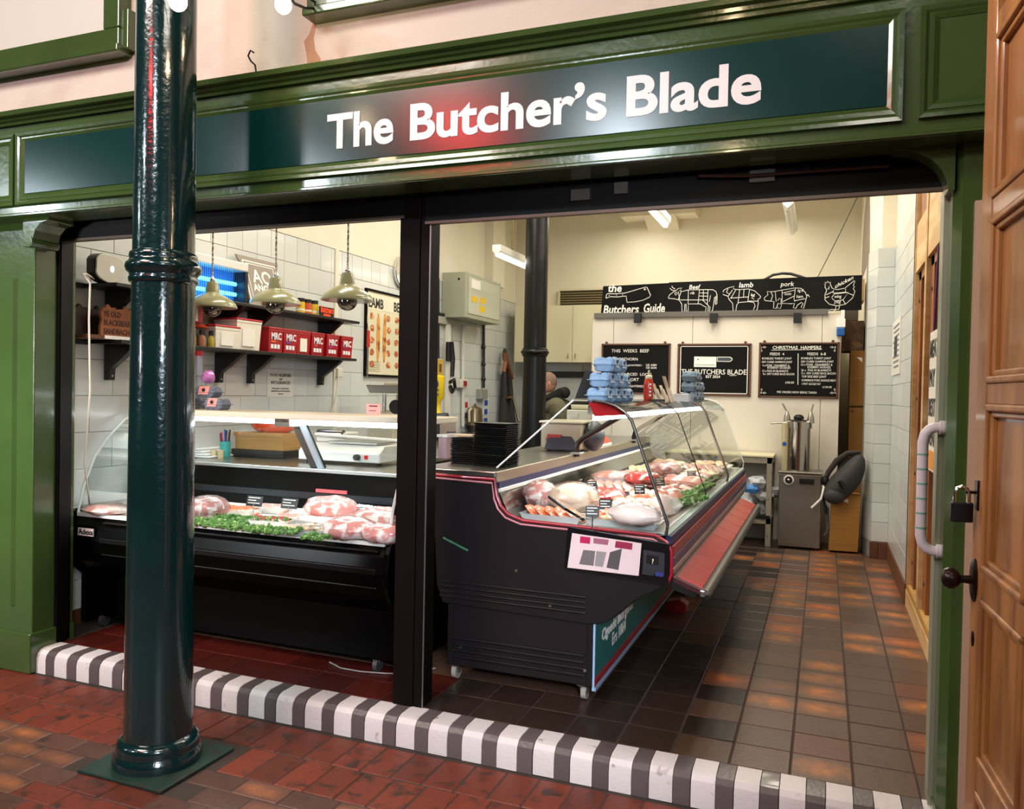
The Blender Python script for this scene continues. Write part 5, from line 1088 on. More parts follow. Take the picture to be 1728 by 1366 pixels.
batten((-3.06, 7.32, 2.9), (-3.06, 8.75, 2.9), 'fluorescent batten light hanging on a chain left of the inner column', 7.75)
batten((-1.49, 6.55, 3.2), (-1.49, 7.9, 3.2), 'short end of a fluorescent batten showing under the right shutter above the cold room', 7.0)
batten((-.335, 7.4, 3.2), (-.335, 8.62, 3.2), 'unlit slim batten light at the far right under the shutter', 7.6, False, .025)
p = P(733, 382, x=LW+.25); g = thing('bulkhead_light', 'small bright light at the top corner beside the post', 'light', (p.x, p.y, p.z)); MB().ball(p, .06, .06, .07, 12, 8).build('globe', M_tube, g, smooth=True); MB().box(LW, p.x, p.y-.03, p.y+.03, p.z+.03, p.z+.09).build('arm', mat('batten_white', '#d8d6cc', .5), g)
# ------------------------------------------------------------------ electrics on the left wall
M_ebox = mat('grey_green_box', '#9ea18e', .45)
y0, y1, z0, z1 = 8.15, 9.2, 2.37, 2.88
xf = P(785, 500, y=8.15).x
eb = thing('fuse_box', 'large grey green electrical box high on the left wall', 'electrical box', (LW, 8.6, z0))
MB().box(LW+.005, xf, y0, y1, z0, z1).build('cabinet', M_ebox, eb, bev=.004); MB().box(xf, xf+.008, y0+.08, y1-.05, z0+.05, z1-.04).build('cover', mat('pale_cover', '#b9bbaa', .45), eb, bev=.003)
MB().box(xf+.008, xf+.01, y0+.15, y0+.4, z1-.16, z1-.06).build('white_label', M_whitetray, eb)
for k, (a, b_) in enumerate(((y0+.16, z0+.19), (y0+.4, z0+.20), (y0+.38, z0+.10))): MB().box(xf+.008, xf+.010, a, a+.16, b_, b_+.07).build('warning_sticker', mat('warning_yellow', '#dcb712', .5), eb)
for a in (.05, .1): MB().cyl((xf-.08+a*0, y0-.002, z1-.08), (xf-.08, y0-.008, z1-.08), .012, n=8).build('screw', M_softblack, eb)
cd = thing('conduit', 'black and white electrical conduits running down the left wall', 'conduit', (LW, 8.4, 1.2))
def wl_(px, py, off=.03): p = P(px, py, x=LW+off); return p
for pts, r_, m in (([(740, 378), (740, 520)], .012, mat('white_conduit', '#cfccc0', .4)), ([(739, 470), (739, 605)], .02, M_softblack), ([(739, 530), (760, 533)], .018, M_softblack), ([(803, 545), (816, 547), (816, 655)], .02, M_softblack), ([(781, 548), (781, 720)], .02, MATS['white_conduit']), ([(755, 548), (754, 720)], .045, MATS['white_conduit'])):
    MB().tube([wl_(*q) for q in pts], r_, 8).build('pipe', m, cd, smooth=40)
for px_, py_ in ((739, 529), (816, 547), (816, 586), (816, 615), (816, 640)): MB().ball(wl_(px_, py_), .03, .03, .035, 10, 6).build('joint', M_softblack, cd, smooth=True)
a, b_ = wl_(728, 536, .02), wl_(768, 545, .02); MB().box(LW+.0, LW+.05, a.y, b_.y, a.z-.05, a.z+.03).build('trunking', mat('grey_trunking', '#a9a89c', .5), cd)
def wallbox(px0, py0, px1, py1, dpt, nm, m, label, cat, bev=.006):
    a, b_ = P(px0, py0, x=LW+dpt), P(px1, py1, x=LW+dpt); t = thing(nm, label, cat, (LW, (a.y+b_.y)/2, min(a.z, b_.z)))
    MB().box(LW, LW+dpt, a.y, b_.y, min(a.z, b_.z), max(a.z, b_.z)).build('body', m, t, bev=bev); return t, a, b_
t, a, b_ = wallbox(736, 606, 748, 636, .07, 'yellow_dispenser', mat('dull_yellow', '#c9a546', .4), 'dull yellow box on the wall beside the post', 'dispenser'); MB().box(LW+.07, LW+.074, a.y+.08, b_.y-.05, b_.z+.05, b_.z+.14).build('label', mat('brown_label', '#6a4a20', .5), t)
t, a, b_ = wallbox(778, 640, 790, 655, .07, 'switch_box', mat('white_switch', '#d5d0c4', .4), 'small white switch box with a red switch on the left wall', 'switch'); MB().box(LW+.07, LW+.08, (a.y+b_.y)/2-.03, (a.y+b_.y)/2+.05, (a.z+b_.z)/2-.03, (a.z+b_.z)/2+.03).build('switch', mat('dull_red', '#8c1c1c', .4), t)
t, a, b_ = wallbox(812, 657, 823, 674, .07, 'socket_box', mat('grey_box', '#8b8c86', .4), 'grey metal socket box at the foot of the black conduit', 'socket')
t, a, b_ = wallbox(816, 673, 824, 701, .006, 'blue_notice', mat('notice_white', '#d5d8da', .5), 'narrow blue and red safety notice on the wall behind the tray stack', 'notice', 0)
for k, c in enumerate(('#2a4a9a', '#2a4a9a', '#2a4a9a', '#b0281c')): MB().box(LW+.006, LW+.008, a.y+.03, b_.y-.03, a.z-.09-.115*k, a.z-.02-.115*k).build('printed_panel', mat('print'+c, c, .5), t)
t, a, b_ = wallbox(783, 672, 790, 702, .006, 'red_notice', mat('notice_white', '#d5d8da', .5), 'narrow white notice with red bands left of the kettle', 'notice', 0)
for k, c in enumerate(('#b0281c', '#555b70', '#7a7f90')): MB().box(LW+.006, LW+.008, a.y+.03, b_.y-.02, a.z-.12-.13*k, a.z-.05-.13*k).build('printed_panel', mat('print2'+c, c, .5), t)
CBY = 7.6; cx_ = P(737, 650, y=CBY).x
cbx_ = thing('collection_box', 'yellow charity collection box with a blue flower emblem beside the post', 'collection box', (cx_, CBY, 1.04))
M_yel = mat('bright_yellow', '#e8c81c', .4); k_ = 1.36
za, zb, zc = P(738, 670, y=CBY).z, P(738, 634, y=CBY).z, P(738, 696, y=CBY).z
MB().lathe([(.05*k_, 1.04-zc), (.042*k_, 0), (.03*k_, .03), (.036*k_, za-zc-.05), (.06*k_, za-zc), (.062*k_, zb-zc-.01), (.05*k_, zb-zc), (.02*k_, zb-zc+.005)], (cx_, CBY, zc), 20).build('tub', M_yel, cbx_, smooth=40)
fy_ = CBY-.062*k_
MB().cyl((cx_+.016, fy_+.006, zb-.09), (cx_+.014, fy_-.004, zb-.09), .052, n=20).build('emblem', mat('emblem_blue', '#26306e', .5), cbx_)
b = MB()
for k in range(6): b.ball((cx_+.016+.025*math.cos(k*1.047), fy_-.005, zb-.09+.025*math.sin(k*1.047)), .012, .002, .012, 8, 5)
b.build('flower', M_yel, cbx_); text('Marie', .052, (cx_-.046, fy_-.003, za+.06), mat('emblem_blue', '#26306e', .5), cbx_, bold=.001, res=2); text('Curie', .052, (cx_-.046, fy_-.003, za+.012), MATS['emblem_blue'], cbx_, bold=.001, res=2)
kr_ = thing('knife_rack', 'black strap and sharpening tools hanging on the left wall beside the white trunking', 'tool rack', (LW, 8.5, 1.6))
a, b_ = P(752, 577, x=LW+.05), P(766, 611, x=LW+.05)
MB().box(LW+.05, LW+.09, a.y, a.y+.12, b_.z, a.z).build('black_strap', M_softblack, kr_, bev=.01); MB().tube([P(762, 577, x=LW+.09), P(764, 605, x=LW+.09), P(763, 636, x=LW+.09)], [.025, .03, .025], 8).build('strap', M_softblack, kr_, smooth=True)
MB().tube([P(760, 645, x=LW+.09), P(766, 641, x=LW+.09), P(768, 655, x=LW+.09), P(763, 662, x=LW+.09), P(760, 652, x=LW+.09)], .022, 8).build('handle', M_softblack, kr_, smooth=True)
p = P(801, 716, y=8.9); kt = thing('kettle', 'brushed steel kettle with a black base on the rear bench', 'kettle', (p.x, 8.9, 1.04)); z_ = P(800, 718, y=8.9).z; kh = P(800, 686, y=8.9).z-z_
MB().cyl((p.x, 8.9, 1.04), (p.x, 8.9, z_), .09, n=20).build('base', M_softblack, kt); MB().lathe([(.10, 0), (.10, kh*.35), (.085, kh*.9), (.03, kh), (.012, kh+.02), (.018, kh+.03), (.002, kh+.035)], (p.x, 8.9, z_), 24).build('body', mat('brushed_bronze_steel', '#8d7d66', .3, .8), kt, smooth=40)
MB().tube([(p.x, 8.79, z_+kh*.9), (p.x-.01, 8.75, z_+kh*.75), (p.x-.01, 8.76, z_+kh*.2)], .014, 8).build('handle', mat('cream_handle', '#cfc3a4', .4), kt, smooth=True)
# apron
ap = thing('apron', 'dark grey apron with brown leather straps hanging on the left wall', 'apron', (LW+.05, 10.0, 1.2))
def aw(px, py, off=.06): return P(px, py, x=LW+off)
rows = []
for pts in ([(849, 622), (855, 622), (862, 626)], [(846, 640), (855, 640), (864, 650)], [(845, 660), (856, 662), (866, 672)], [(843, 690), (857, 692), (868, 700)], [(842, 708), (857, 708), (870, 710)], [(841, 722), (857, 722), (872, 724)]):
    rows.append([aw(*pts[0], .05), aw((pts[0][0]+pts[1][0])/2, pts[0][1], .12), aw(*pts[1], .07), aw((pts[1][0]+pts[2][0])/2, pts[1][1], .12), aw(*pts[2], .05)])
MB().sheet(rows).build('cloth', mat('charcoal_cloth', '#3c3b39', .85, bump=.3, bs=20), ap, smooth=True, solid=.012)
M_lea = mat('brown_leather', '#7a4a2e', .5)
for pts in ([(852, 596), (853, 610), (850, 628)], [(853, 598), (858, 618), (864, 640)], [(857, 672), (863, 670)]): MB().tube([aw(a, b_, .13) for a, b_ in pts], .03, 6, flat=.4).build('strap', M_lea, ap)
MB().ball(aw(852, 600, .08), .03, .05, .10, 10, 7).build('loop', M_softblack, ap, smooth=True); MB().tube([aw(849, 592, .01), aw(850, 597, .05)], .008, 6).build('hook', M_alu, ap)
tag(MB().tube([P(866, 672, x=LW+.1), P(876, 712, x=LW+.25)], .02, 8).build('grey_pole', M_steel, smooth=True), 'slim steel pole leaning on the wall between the apron and the inner column', 'pole')
# ------------------------------------------------------------------ wall cupboards, vent, rear counter
cu = thing('wall_cupboard', 'cream wall cupboards with two doors high on the back wall', 'cupboard', (-3.2, 10.2, 1.94))
zb, zt2 = P(930, 611, y=10.05).z, P(930, 516, y=10.05).z; cx0 = P(868, 560, y=10.05).x; cx1 = -2.40; dx = P(966, 560, y=10.05).x
M_cup = mat('cream_melamine', '#ddd6b4', .4)
MB().box(cx0, cx1, 10.07, 10.44, zb, zt2).build('carcass', M_cup, cu)
e_ = [cx0, (cx0+dx)/2+.02, dx, cx1]
for k in range(3):
    d = MB().box(e_[k]+.003, e_[k+1]-.003, 10.05, 10.07, zb-.005, zt2).build('door', M_cup, cu, bev=.002)
    hx = e_[k+1]-.05 if k < 2 else e_[k]+.05; MB().tube([(hx, 10.045, zb+.05), (hx, 10.02, zb+.06), (hx, 10.02, zb+.1), (hx, 10.045, zb+.11)], .006, 6).build('handle', M_steel, d, smooth=True)
vt = thing('air_vent', 'brown slatted heater vent on the back wall above the cupboards', 'vent', (-3.1, 10.4, 2.73)); a, b_ = P(945, 515, y=10.38), P(1030, 489, y=10.38)
MB().box(a.x, b_.x, 10.40, 10.449, a.z, b_.z).build('backing', mat('vent_brown', '#3d3420', .6), vt)
MB().box(a.x-.02, b_.x, 10.36, 10.45, b_.z, b_.z+.03).box(a.x-.02, a.x, 10.36, 10.45, a.z, b_.z).build('frame', mat('vent_frame', '#cfc8b0', .5), vt)
for k in range(6): MB().box(a.x, b_.x, 10.375, 10.40, a.z+.015+.033*k, a.z+.033+.033*k).build('slat', mat('vent_slat', '#6f6344', .5), vt)
a, b_ = P(905, 637, y=10.42), P(1015, 628, y=10.42); tag(MB().box(a.x, b_.x, 10.40, 10.45, a.z, b_.z).build('knife_strip', M_softblack), 'long black magnetic strip on the back wall under the cupboards', 'strip')
tag(MB().box(-3.35, -2.4, 9.75, 10.43, ZI, 1.02).build('back_bench', mat('bench_white', '#cfcabb', .5)), 'pale bench along the back wall behind the person', 'bench')
# ------------------------------------------------------------------ person
M_skin = mat('skin', '#c98f74', .5, var=.1); M_olive = mat('olive_jacket', '#77735a', .8, bump=.4, bs=18, mottle=('#4e4b3c', 7, .52, .2)); M_dark = mat('dark_cloth', '#191917', .85)
hx, hy, hz = -2.84, 8.75, 1.75
pn_ = thing('person', 'person in an olive jacket with a dark hood collar, turned left behind the inner column', 'person', (hx, hy, ZI))
def skin_body(name, verts, edges, rad, m, sub=2):
    me = bpy.data.meshes.new(name); off = LOC[pn_.name]; me.from_pydata([tuple(Vec(v)-off) for v in verts], edges, []); o = bpy.data.objects.new(name, me); COL.objects.link(o); o.parent = pn_; LOC[name] = off
    md = o.modifiers.new('skin', 'SKIN'); md.use_smooth_shade = True
    for i, r_ in enumerate(rad):
        sv = me.skin_vertices[0].data[i]; sv.radius = r_ if isinstance(r_, tuple) else (r_, r_); sv.use_root = i == 0
    o.modifiers.new('sub', 'SUBSURF').render_levels = sub; o.modifiers['sub'].levels = sub; me.materials.append(m); return o
f_ = Vec((-.93, -.37, 0)).normalized(); s_ = Vec((f_.y, -f_.x, 0))   # facing left and a little towards the viewer; s_ = his side nearer the viewer? 
B = lambda a, b_, z: Vec((hx, hy, ZI))+f_*a+s_*b_+Vec((0, 0, z*.925))
V_ = [B(0, 0, .93), B(0, 0, 1.12), B(.02, 0, 1.30), B(.05, 0, 1.42), B(.08, 0, 1.49),
      B(.03, .19, 1.37), B(-.03, .25, 1.10), B(.14, .22, .90), B(.03, -.19, 1.37), B(-.03, -.25, 1.10), B(.14, -.22, .90),
      B(0, .1, .85), B(.02, .11, .47), B(-.02, .11, .06), B(.12, .12, .03), B(0, -.1, .85), B(.02, -.11, .47), B(-.02, -.11, .06), B(.12, -.12, .03)]
E_ = [(0, 1), (1, 2), (2, 3), (3, 4), (3, 5), (5, 6), (6, 7), (3, 8), (8, 9), (9, 10), (0, 11), (11, 12), (12, 13), (13, 14), (0, 15), (15, 16), (16, 17), (17, 18)]
skin_body('body', V_, E_, [(.17, .14), (.18, .14), (.2, .15), (.15, .13), .075, .085, .065, .05, .085, .065, .05, .1, .075, .05, .04, .1, .075, .05, .04], M_olive)
hd_ = Vec((hx, hy, 0))+f_*.13; hc = Vec((hd_.x, hd_.y, 1.655))
MB(Matrix.Translation(hc) @ Matrix.Rotation(math.atan2(f_.y, f_.x), 4, 'Z') @ Matrix.Rotation(R(18), 4, 'Y')).ball((0, 0, 0), .098, .078, .115, 18, 12).ball((.045, 0, -.05), .052, .055, .06, 14, 8).ball((.098, 0, -.015), .02, .014, .022, 8, 6).ball((-.005, .076, -.015), .02, .012, .032, 8, 6).ball((-.005, -.076, -.015), .02, .012, .032, 8, 6).build('head', M_skin, pn_, smooth=True, sub=1)
Mh = Matrix.Translation(hc) @ Matrix.Rotation(math.atan2(f_.y, f_.x), 4, 'Z') @ Matrix.Rotation(R(18), 4, 'Y')
MB(Mh).ball((-.012, 0, .014), .096, .080, .108, 18, 12).build('short_hair', mat('grey_stubble', '#8d7263', .9), pn_, smooth=True)
for q in (-1, 1): MB(Mh).ball((.086, .03*q, .012), .008, .011, .007, 8, 6).build('eye', mat('eye_dark', '#1c1614', .3), pn_, smooth=True)
MB(Mh).box(.085, .096, -.022, .022, -.066, -.060).build('mouth', mat('lip', '#8f4f44', .5), pn_)
MB().tube([B(.10, .11, 1.47), B(.17, .05, 1.44), B(.17, -.05, 1.44), B(.10, -.11, 1.47), B(-.01, -.11, 1.52), B(-.06, 0, 1.53), B(-.01, .11, 1.52), B(.10, .11, 1.47)], [.045, .04, .04, .045, .06, .07, .06, .045], 10).build('hood_collar', M_dark, pn_, smooth=True)
for q in (-1, 1): MB().tube([B(.05, .13*q, 1.50), B(-.10, .17*q, 1.42), B(-.17, .15*q, 1.2), B(-.15, .12*q, 1.0)], .022, 8, flat=.5).build('shoulder_strap', M_dark, pn_, smooth=True)
for q in (-1, 1):
    hb = MB(); w0 = B(.14, .22*q, .90)
    hb.ball(w0+f_*.05, .035, .03, .022, 10, 6)
    for k in range(4): hb.tube([w0+f_*.07+s_*(.016*(k-1.5)), w0+f_*(.115+.006*(k in (1, 2)))+s_*(.017*(k-1.5))+Vec((0, 0, -.01)), w0+f_*.13+s_*(.016*(k-1.5))+Vec((0, 0, -.035))], [.010, .009, .007], 6)
    hb.tube([w0+f_*.04-s_*(.025*q), w0+f_*.075-s_*(.05*q)+Vec((0, 0, -.01)), w0+f_*.10-s_*(.052*q)+Vec((0, 0, -.02))], [.012, .010, .008], 6); hb.build('hand', M_skin, pn_, smooth=True)
MB().ball(B(0, 0, .55), .16, .17, .45, 14, 8).build('apron_skirt', M_dark, pn_, smooth=True) if False else None
# ------------------------------------------------------------------ cold room with boards
FY = 8.3
cr = thing('cold_room', 'white panelled cold room box filling the back of the shop', 'cold room', (-1.1, 9.2, ZI))
M_panel = mat('white_panel', '#ddd5c6', .45, bump=.1, bs=8, var=.05, vs=2)
MB().box(-2.33, .137, FY+.03, 10.43, ZI, 2.345).build('core', M_panel, cr)
ex = [-2.335, -2.1, -1.27, -.03, .14]
for k in range(4): MB().box(ex[k]+.002, ex[k+1]-.002, FY, FY+.03, ZI, 2.35).build('panel', M_panel, cr, bev=.002)
MB().box(-2.345, .145, FY+.0, 10.43, 2.35, 2.358).build('roof', M_panel, cr)
rl = thing('guide_rail', 'grey rail with black clamps along the top of the cold room', 'rail', (-1.15, FY, 2.355))
MB().box(-2.31, .02, FY-.035, FY-.0, 2.345, 2.40).build('rail', mat('grey_rail', '#5f5c57', .45), rl, bev=.002)
for px_ in (1076, 1204, 1346):
    x = P(px_, 537, y=FY-.06).x; z = P(px_, 537, y=FY-.06).z; cl_ = MB().box(x-.038, x+.038, FY-.075, FY-.03, z-.05, z+.05).build('clamp', M_softblack, rl, bev=.004)
    b = MB()
    for q in range(6): b.box(x-.034+.012*q, x-.028+.012*q, FY-.079, FY-.07, z-.048, z+.048)
    b.build('clamp_ribs', M_slate, cl_)
GY = FY-.02
M_bb = mat('chalkboard', '#080706', .75, spec=.2, var=.2, vs=4)
def q2(px, py, y): p = P(px, py, y=y); return (p.x, p.z)
gb1 = thing('chalk_board', 'black sign board chalked with a cleaver and Butchers Guide on the cold room top', 'board', (-1.9, GY, 2.38)); MB().prism([q2(*a, GY) for a in ((1014, 533.5), (1018, 483.5), (1129, 478), (1128, 532))], 'y', GY-.006, GY+.006).build('board', M_bb, gb1)
gb2 = thing('chalk_board', 'long black sign board chalked with cow, lamb, pig and chicken cuts', 'board', (-.6, GY, 2.38)); MB().prism([q2(*a, GY) for a in ((1128.3, 532), (1129, 477), (1455, 464.5), (1454, 523.5))], 'y', GY-.006, GY+.006).build('board', M_bb, gb2)
def chalk(par, crop, sc, y, lines, r_=.0042):
    strokes([[P(crop[0]+a/sc, crop[1]+b_/sc, y=y) for a, b_ in ln] for ln in lines], r_, M_chalk, par)
CYd = GY-.008
chalk(gb1, (1010, 460), 7.513, CYd, [[(95, 328), (100, 285), (110, 270), (200, 272), (335, 262), (600, 185), (615, 190), (660, 290), (645, 315), (560, 355), (460, 375), (362, 380), (350, 300), (240, 312), (150, 308), (95, 328)], [(575, 215), (590, 205), (600, 215), (588, 225), (575, 215)], [(130, 292), (140, 292)], [(225, 288), (235, 288)], [(300, 286), (310, 286)]])
def ct(par, s, px, py, pw, bold=.0022, y=CYd, shear=.15, hk=None, rot=0):
    a, b_ = P(px, py, y=y), P(px+pw, py-pw*math.tan(R(rot)), y=y)
    o = text(s, .1, (a.x, y, a.z), M_chalk, par, bold=bold, res=2, shear=shear, ext=.0008)
    xs = [v.co.x for v in o.data.vertices]; x0_, x1_ = min(xs), max(xs); k = (b_.x-a.x)/(x1_-x0_); oz = a.z-LOC[par.name].z; hk_ = hk or k; tr_ = math.tan(R(rot))
    for v in o.data.vertices:
        nx = (v.co.x-x0_)*k; v.co.z = oz+(v.co.z-oz)*hk_+nx*tr_; v.co.x = nx+a.x-LOC[par.name].x
    return o
ct(gb1, 'the', 1026, 493, 23); ct(gb1, 'Butchers', 1018, 529.5, 60, hk=1.25); ct(gb1, 'Guide', 1086, 528, 36, hk=1.35)
cow = [[(890, 330), (885, 320), (900, 285), (960, 240), (975, 235), (1010, 205), (1055, 195), (1030, 235), (1070, 240), (1140, 222), (1380, 218), (1450, 220), (1490, 245), (1503, 290), (1500, 395), (1485, 410), (1480, 385), (1490, 300), (1470, 320), (1460, 400), (1445, 480), (1420, 505), (1405, 500), (1415, 440), (1395, 420), (1385, 500), (1355, 505), (1365, 440), (1330, 425), (1290, 400), (1140, 400), (1135, 490), (1110, 500), (1110, 400), (1095, 400), (1090, 490), (1058, 500), (1055, 400), (1020, 350), (960, 335), (890, 330)],
       [(975, 235), (930, 225), (905, 200)], [(970, 210), (935, 190), (930, 170)], [(1140, 225), (1135, 400)], [(1280, 222), (1262, 400)], [(1388, 220), (1380, 410)], [(1040, 350), (1380, 350)], [(1380, 350), (1320, 350), (1400, 430)], [(1010, 240), (1030, 350)], [(1050, 240), (1010, 345)], [(1285, 260), (1385, 262)], [(1280, 300), (1383, 302)], [(1330, 225), (1328, 350)], [(1420, 290), (1405, 370)], [(965, 265), (985, 250), (1000, 270), (980, 290), (965, 265)]]
chalk(gb2, (1010, 460), 7.513, CYd, cow, .0030)
lamb = [[(0, 300), (10, 275), (60, 250), (130, 232), (120, 262), (170, 270), (300, 262), (370, 285), (420, 330), (440, 350), (430, 375), (410, 380), (412, 430), (400, 500), (375, 525), (350, 520), (375, 460), (360, 420), (300, 412), (185, 420), (160, 450), (150, 520), (120, 522), (112, 430), (75, 390), (55, 345), (20, 335), (0, 325)], [(110, 275), (60, 350)], [(150, 272), (90, 375)], [(195, 268), (175, 430)], [(245, 268), (240, 360)], [(310, 265), (290, 410)], [(85, 370), (300, 355)], [(300, 405), (410, 405)], [(60, 260), (40, 300), (70, 320)], [(330, 330), (345, 350), (335, 370), (365, 380)]]
chalk(gb2, (1220, 450), 6.912, CYd, lamb, .0030)
pig = [[(485, 390), (480, 370), (500, 350), (525, 330), (515, 290), (560, 295), (610, 290), (690, 275), (840, 250), (910, 255), (960, 300), (978, 350), (965, 400), (940, 490), (910, 480), (935, 430), (915, 420), (870, 450), (850, 490), (820, 480), (835, 430), (800, 435), (690, 430), (670, 490), (635, 485), (640, 430), (620, 490), (590, 485), (595, 410), (560, 405), (500, 400), (485, 390)], [(975, 340), (1000, 330), (985, 325), (1010, 355)], [(610, 292), (620, 410)], [(690, 278), (690, 430)], [(845, 252), (828, 380), (840, 410)], [(690, 310), (840, 275)], [(700, 410), (830, 345)], [(840, 400), (960, 375)], [(640, 400), (655, 370), (680, 380), (675, 440), (640, 430)], [(560, 300), (580, 340), (560, 400)]]
chalk(gb2, (1220, 450), 6.912, CYd, pig, .0030)
chk = [[(1190, 240), (1195, 215), (1180, 205), (1200, 200), (1190, 180), (1215, 190), (1220, 170), (1235, 190), (1255, 180), (1250, 205), (1275, 255), (1330, 270), (1420, 255), (1530, 165), (1540, 170), (1520, 225), (1535, 235), (1520, 260), (1540, 290), (1510, 370), (1430, 440), (1330, 460), (1240, 440), (1190, 390), (1190, 330), (1210, 280), (1190, 240)], [(1205, 330), (1290, 290)], [(1290, 275), (1285, 310), (1330, 310), (1430, 300)], [(1270, 360), (1300, 320), (1460, 305), (1400, 390), (1310, 405), (1270, 370)], [(1430, 260), (1430, 300), (1520, 335)], [(1190, 370), (1240, 350)], [(1300, 440), (1310, 405)], [(1430, 440), (1400, 390)], [(1320, 460), (1310, 500), (1350, 500), (1360, 458)], [(1230, 510), (1270, 500), (1320, 505), (1290, 518)], [(1215, 260), (1235, 265), (1238, 230)]]
chalk(gb2, (1220, 450), 6.912, CYd, chk, .0030)
ct(gb2, 'Beef', 1163, 488, 19, .0008); ct(gb2, 'lamb', 1247, 485.5, 24, .0008); ct(gb2, 'pork', 1317, 483.5, 23, .0008); ct(gb2, 'chicken', 1409, 487, 31, .0008, rot=28)
for s, a, b_, w_ in (('rib', 1165, 497, 7), ('leg', 1267, 500, 7), ('loin', 1324, 498.5, 11), ('leg of', 1346, 493, 10), ('ham', 1344, 503, 11), ('wing', 1408, 503, 12), ('leg', 1411, 512, 8)): ct(gb2, s, a, b_, w_, .0, hk=.42)
cbh = thing('black_hose', 'black hose arching over the top of the long chalk board', 'hose', (-.4, GY, 2.7)); MB().tube([P(1293, 476, y=FY+.05), P(1294, 470, y=FY+.05), P(1305, 464, y=FY+.05), P(1320, 461.5, y=FY+.05), P(1335, 462.5, y=FY+.05), P(1350, 467, y=FY+.05), P(1367, 473, y=FY+.05)], .014, 8).build('hose', M_softblack, cbh, smooth=True)
MB().tube([P(1293, 480, y=FY+.05), P(1293, 470, y=FY+.05)], .025, 8).build('foot', M_softblack, cbh)
tag(MB().tube([P(1378, 472, y=FY+.1), P(1412, 405, y=FY+.1), P(1446, 335, y=FY+.1), P(1460, 300, y=FY+.1)], .004, 5).build('hanging_cable', M_softblack), 'thin dark cable running up from the long chalk board towards the ceiling', 'cable')
# framed boards
def framed(px0, py0, px1, py1, label):
    a, b_ = P(px0, py1, y=FY-.01), P(px1, py0, y=FY-.01); t = thing('chalk_board', label, 'board', ((a.x+b_.x)/2, FY, a.z)); f = .018
    MB().box(a.x+f*.5, b_.x-f*.5, FY-.012, FY-.001, a.z+f*.5, b_.z-f*.5).build('slate', M_bb, t)
    M_f = mat('brown_frame', '#5a3520', .5)
    for q in ((a.x, b_.x, b_.z-f, b_.z), (a.x, b_.x, a.z, a.z+f), (a.x, a.x+f, a.z, b_.z), (b_.x-f, b_.x, a.z, b_.z)): MB().box(q[0], q[1], FY-.022, FY-.001, q[2], q[3]).build('frame', M_f, t, bev=.003)
    for x in (a.x+.05, b_.x-.06): MB().cyl((x, FY-.012, b_.z+.01), (x, FY-.002, b_.z+.01), .014, n=10).build('hanger', M_f, t)
    return t
c1 = framed(1014, 580, 1132, 664.5, "black chalk board headed this week's beef, left of the three framed boards")
def w1(par, s, px, py, pw, hk=None, bold=.0016): return ct(par, s, px, py, pw, bold, y=FY-.013, shear=0, hk=hk)
for s, a, b_, w_ in (('THIS  WEEKS  BEEF', 1032, 595, 63), ('SHORTHORN', 1036, 608.5, 40), ('SLAUGHTERED :', 1056, 618, 28), ('UK 4484', 1090, 618, 18), ('GB 2636', 1090, 622.5, 18), ('SOURCED  LOCAL', 1046, 634, 55), ('PASSPORT', 1046, 643, 32), ('SLAUGHTERED', 1052, 653.5, 34)): w1(c1, s, a, b_, w_, bold=.0004)
c2 = framed(1142, 580, 1268.5, 667.5, 'black framed board with the cleaver logo, middle of the three framed boards')
a, b_ = P(1146.5, 663.5, y=FY-.014), P(1263, 584, y=FY-.014); bb = MB()
for q in ((a.x, b_.x, b_.z-.008, b_.z), (a.x, b_.x, a.z, a.z+.008), (a.x, a.x+.008, a.z, b_.z), (b_.x-.008, b_.x, a.z, b_.z)): bb.box(q[0], q[1], FY-.0135, FY-.012, q[2], q[3])
bb.build('painted_border', M_chalk, c2)
plate_ = lambda pts, m, nm, par, y=FY-.0125: MB().prism([q2(*p_, y) for p_ in pts], 'y', y-.0015, y+.001).build(nm, m, par)
plate_([(1171.5, 602), (1209, 602.5), (1208.5, 620), (1171, 619.5)], M_chalk, 'cleaver_blade', c2); plate_([(1210, 602.5), (1232, 602.5), (1236, 605), (1236, 608), (1232, 611), (1210, 610.5)], M_chalk, 'cleaver_handle_edge', c2); plate_([(1211, 603.6), (1231.5, 603.6), (1234.8, 606), (1234.8, 607.5), (1231.5, 609.8), (1211, 609.4)], mat('slate_blue', '#3b424c', .5), 'cleaver_handle', c2, FY-.0135)
plate_([(1173, 615.6), (1207, 616), (1207, 616.6), (1173, 616.2)], M_slate, 'blade_line', c2, FY-.0135); plate_([(1177, 606), (1179, 606), (1179, 608), (1177, 608)], M_slate, 'blade_hole', c2, FY-.0135)
w1(c2, 'THE BUTCHERS BLADE', 1149.5, 631.5, 110, hk=.72, bold=.0008); w1(c2, 'EST 2024', 1191, 638, 24); plate_([(1231, 633.8), (1243, 633.6), (1243, 634.4), (1231, 634.6)], M_chalk, 'underline', c2)
c3 = framed(1279, 578, 1417, 671, 'black chalk board headed Christmas hampers, right of the three framed boards')
K = lambda a, b_: (1270+a/10.8, 570+b_/10.8)
w1(c3, 'CHRISTMAS  HAMPERS', *K(365, 210), 82, bold=.0014)
plate_([K(345, 226), K(1265, 212), K(1265, 220), K(345, 234)], M_chalk, 'underline', c3); plate_([K(824, 290), K(836, 290), K(832, 860), K(820, 860)], M_chalk, 'divider', c3)
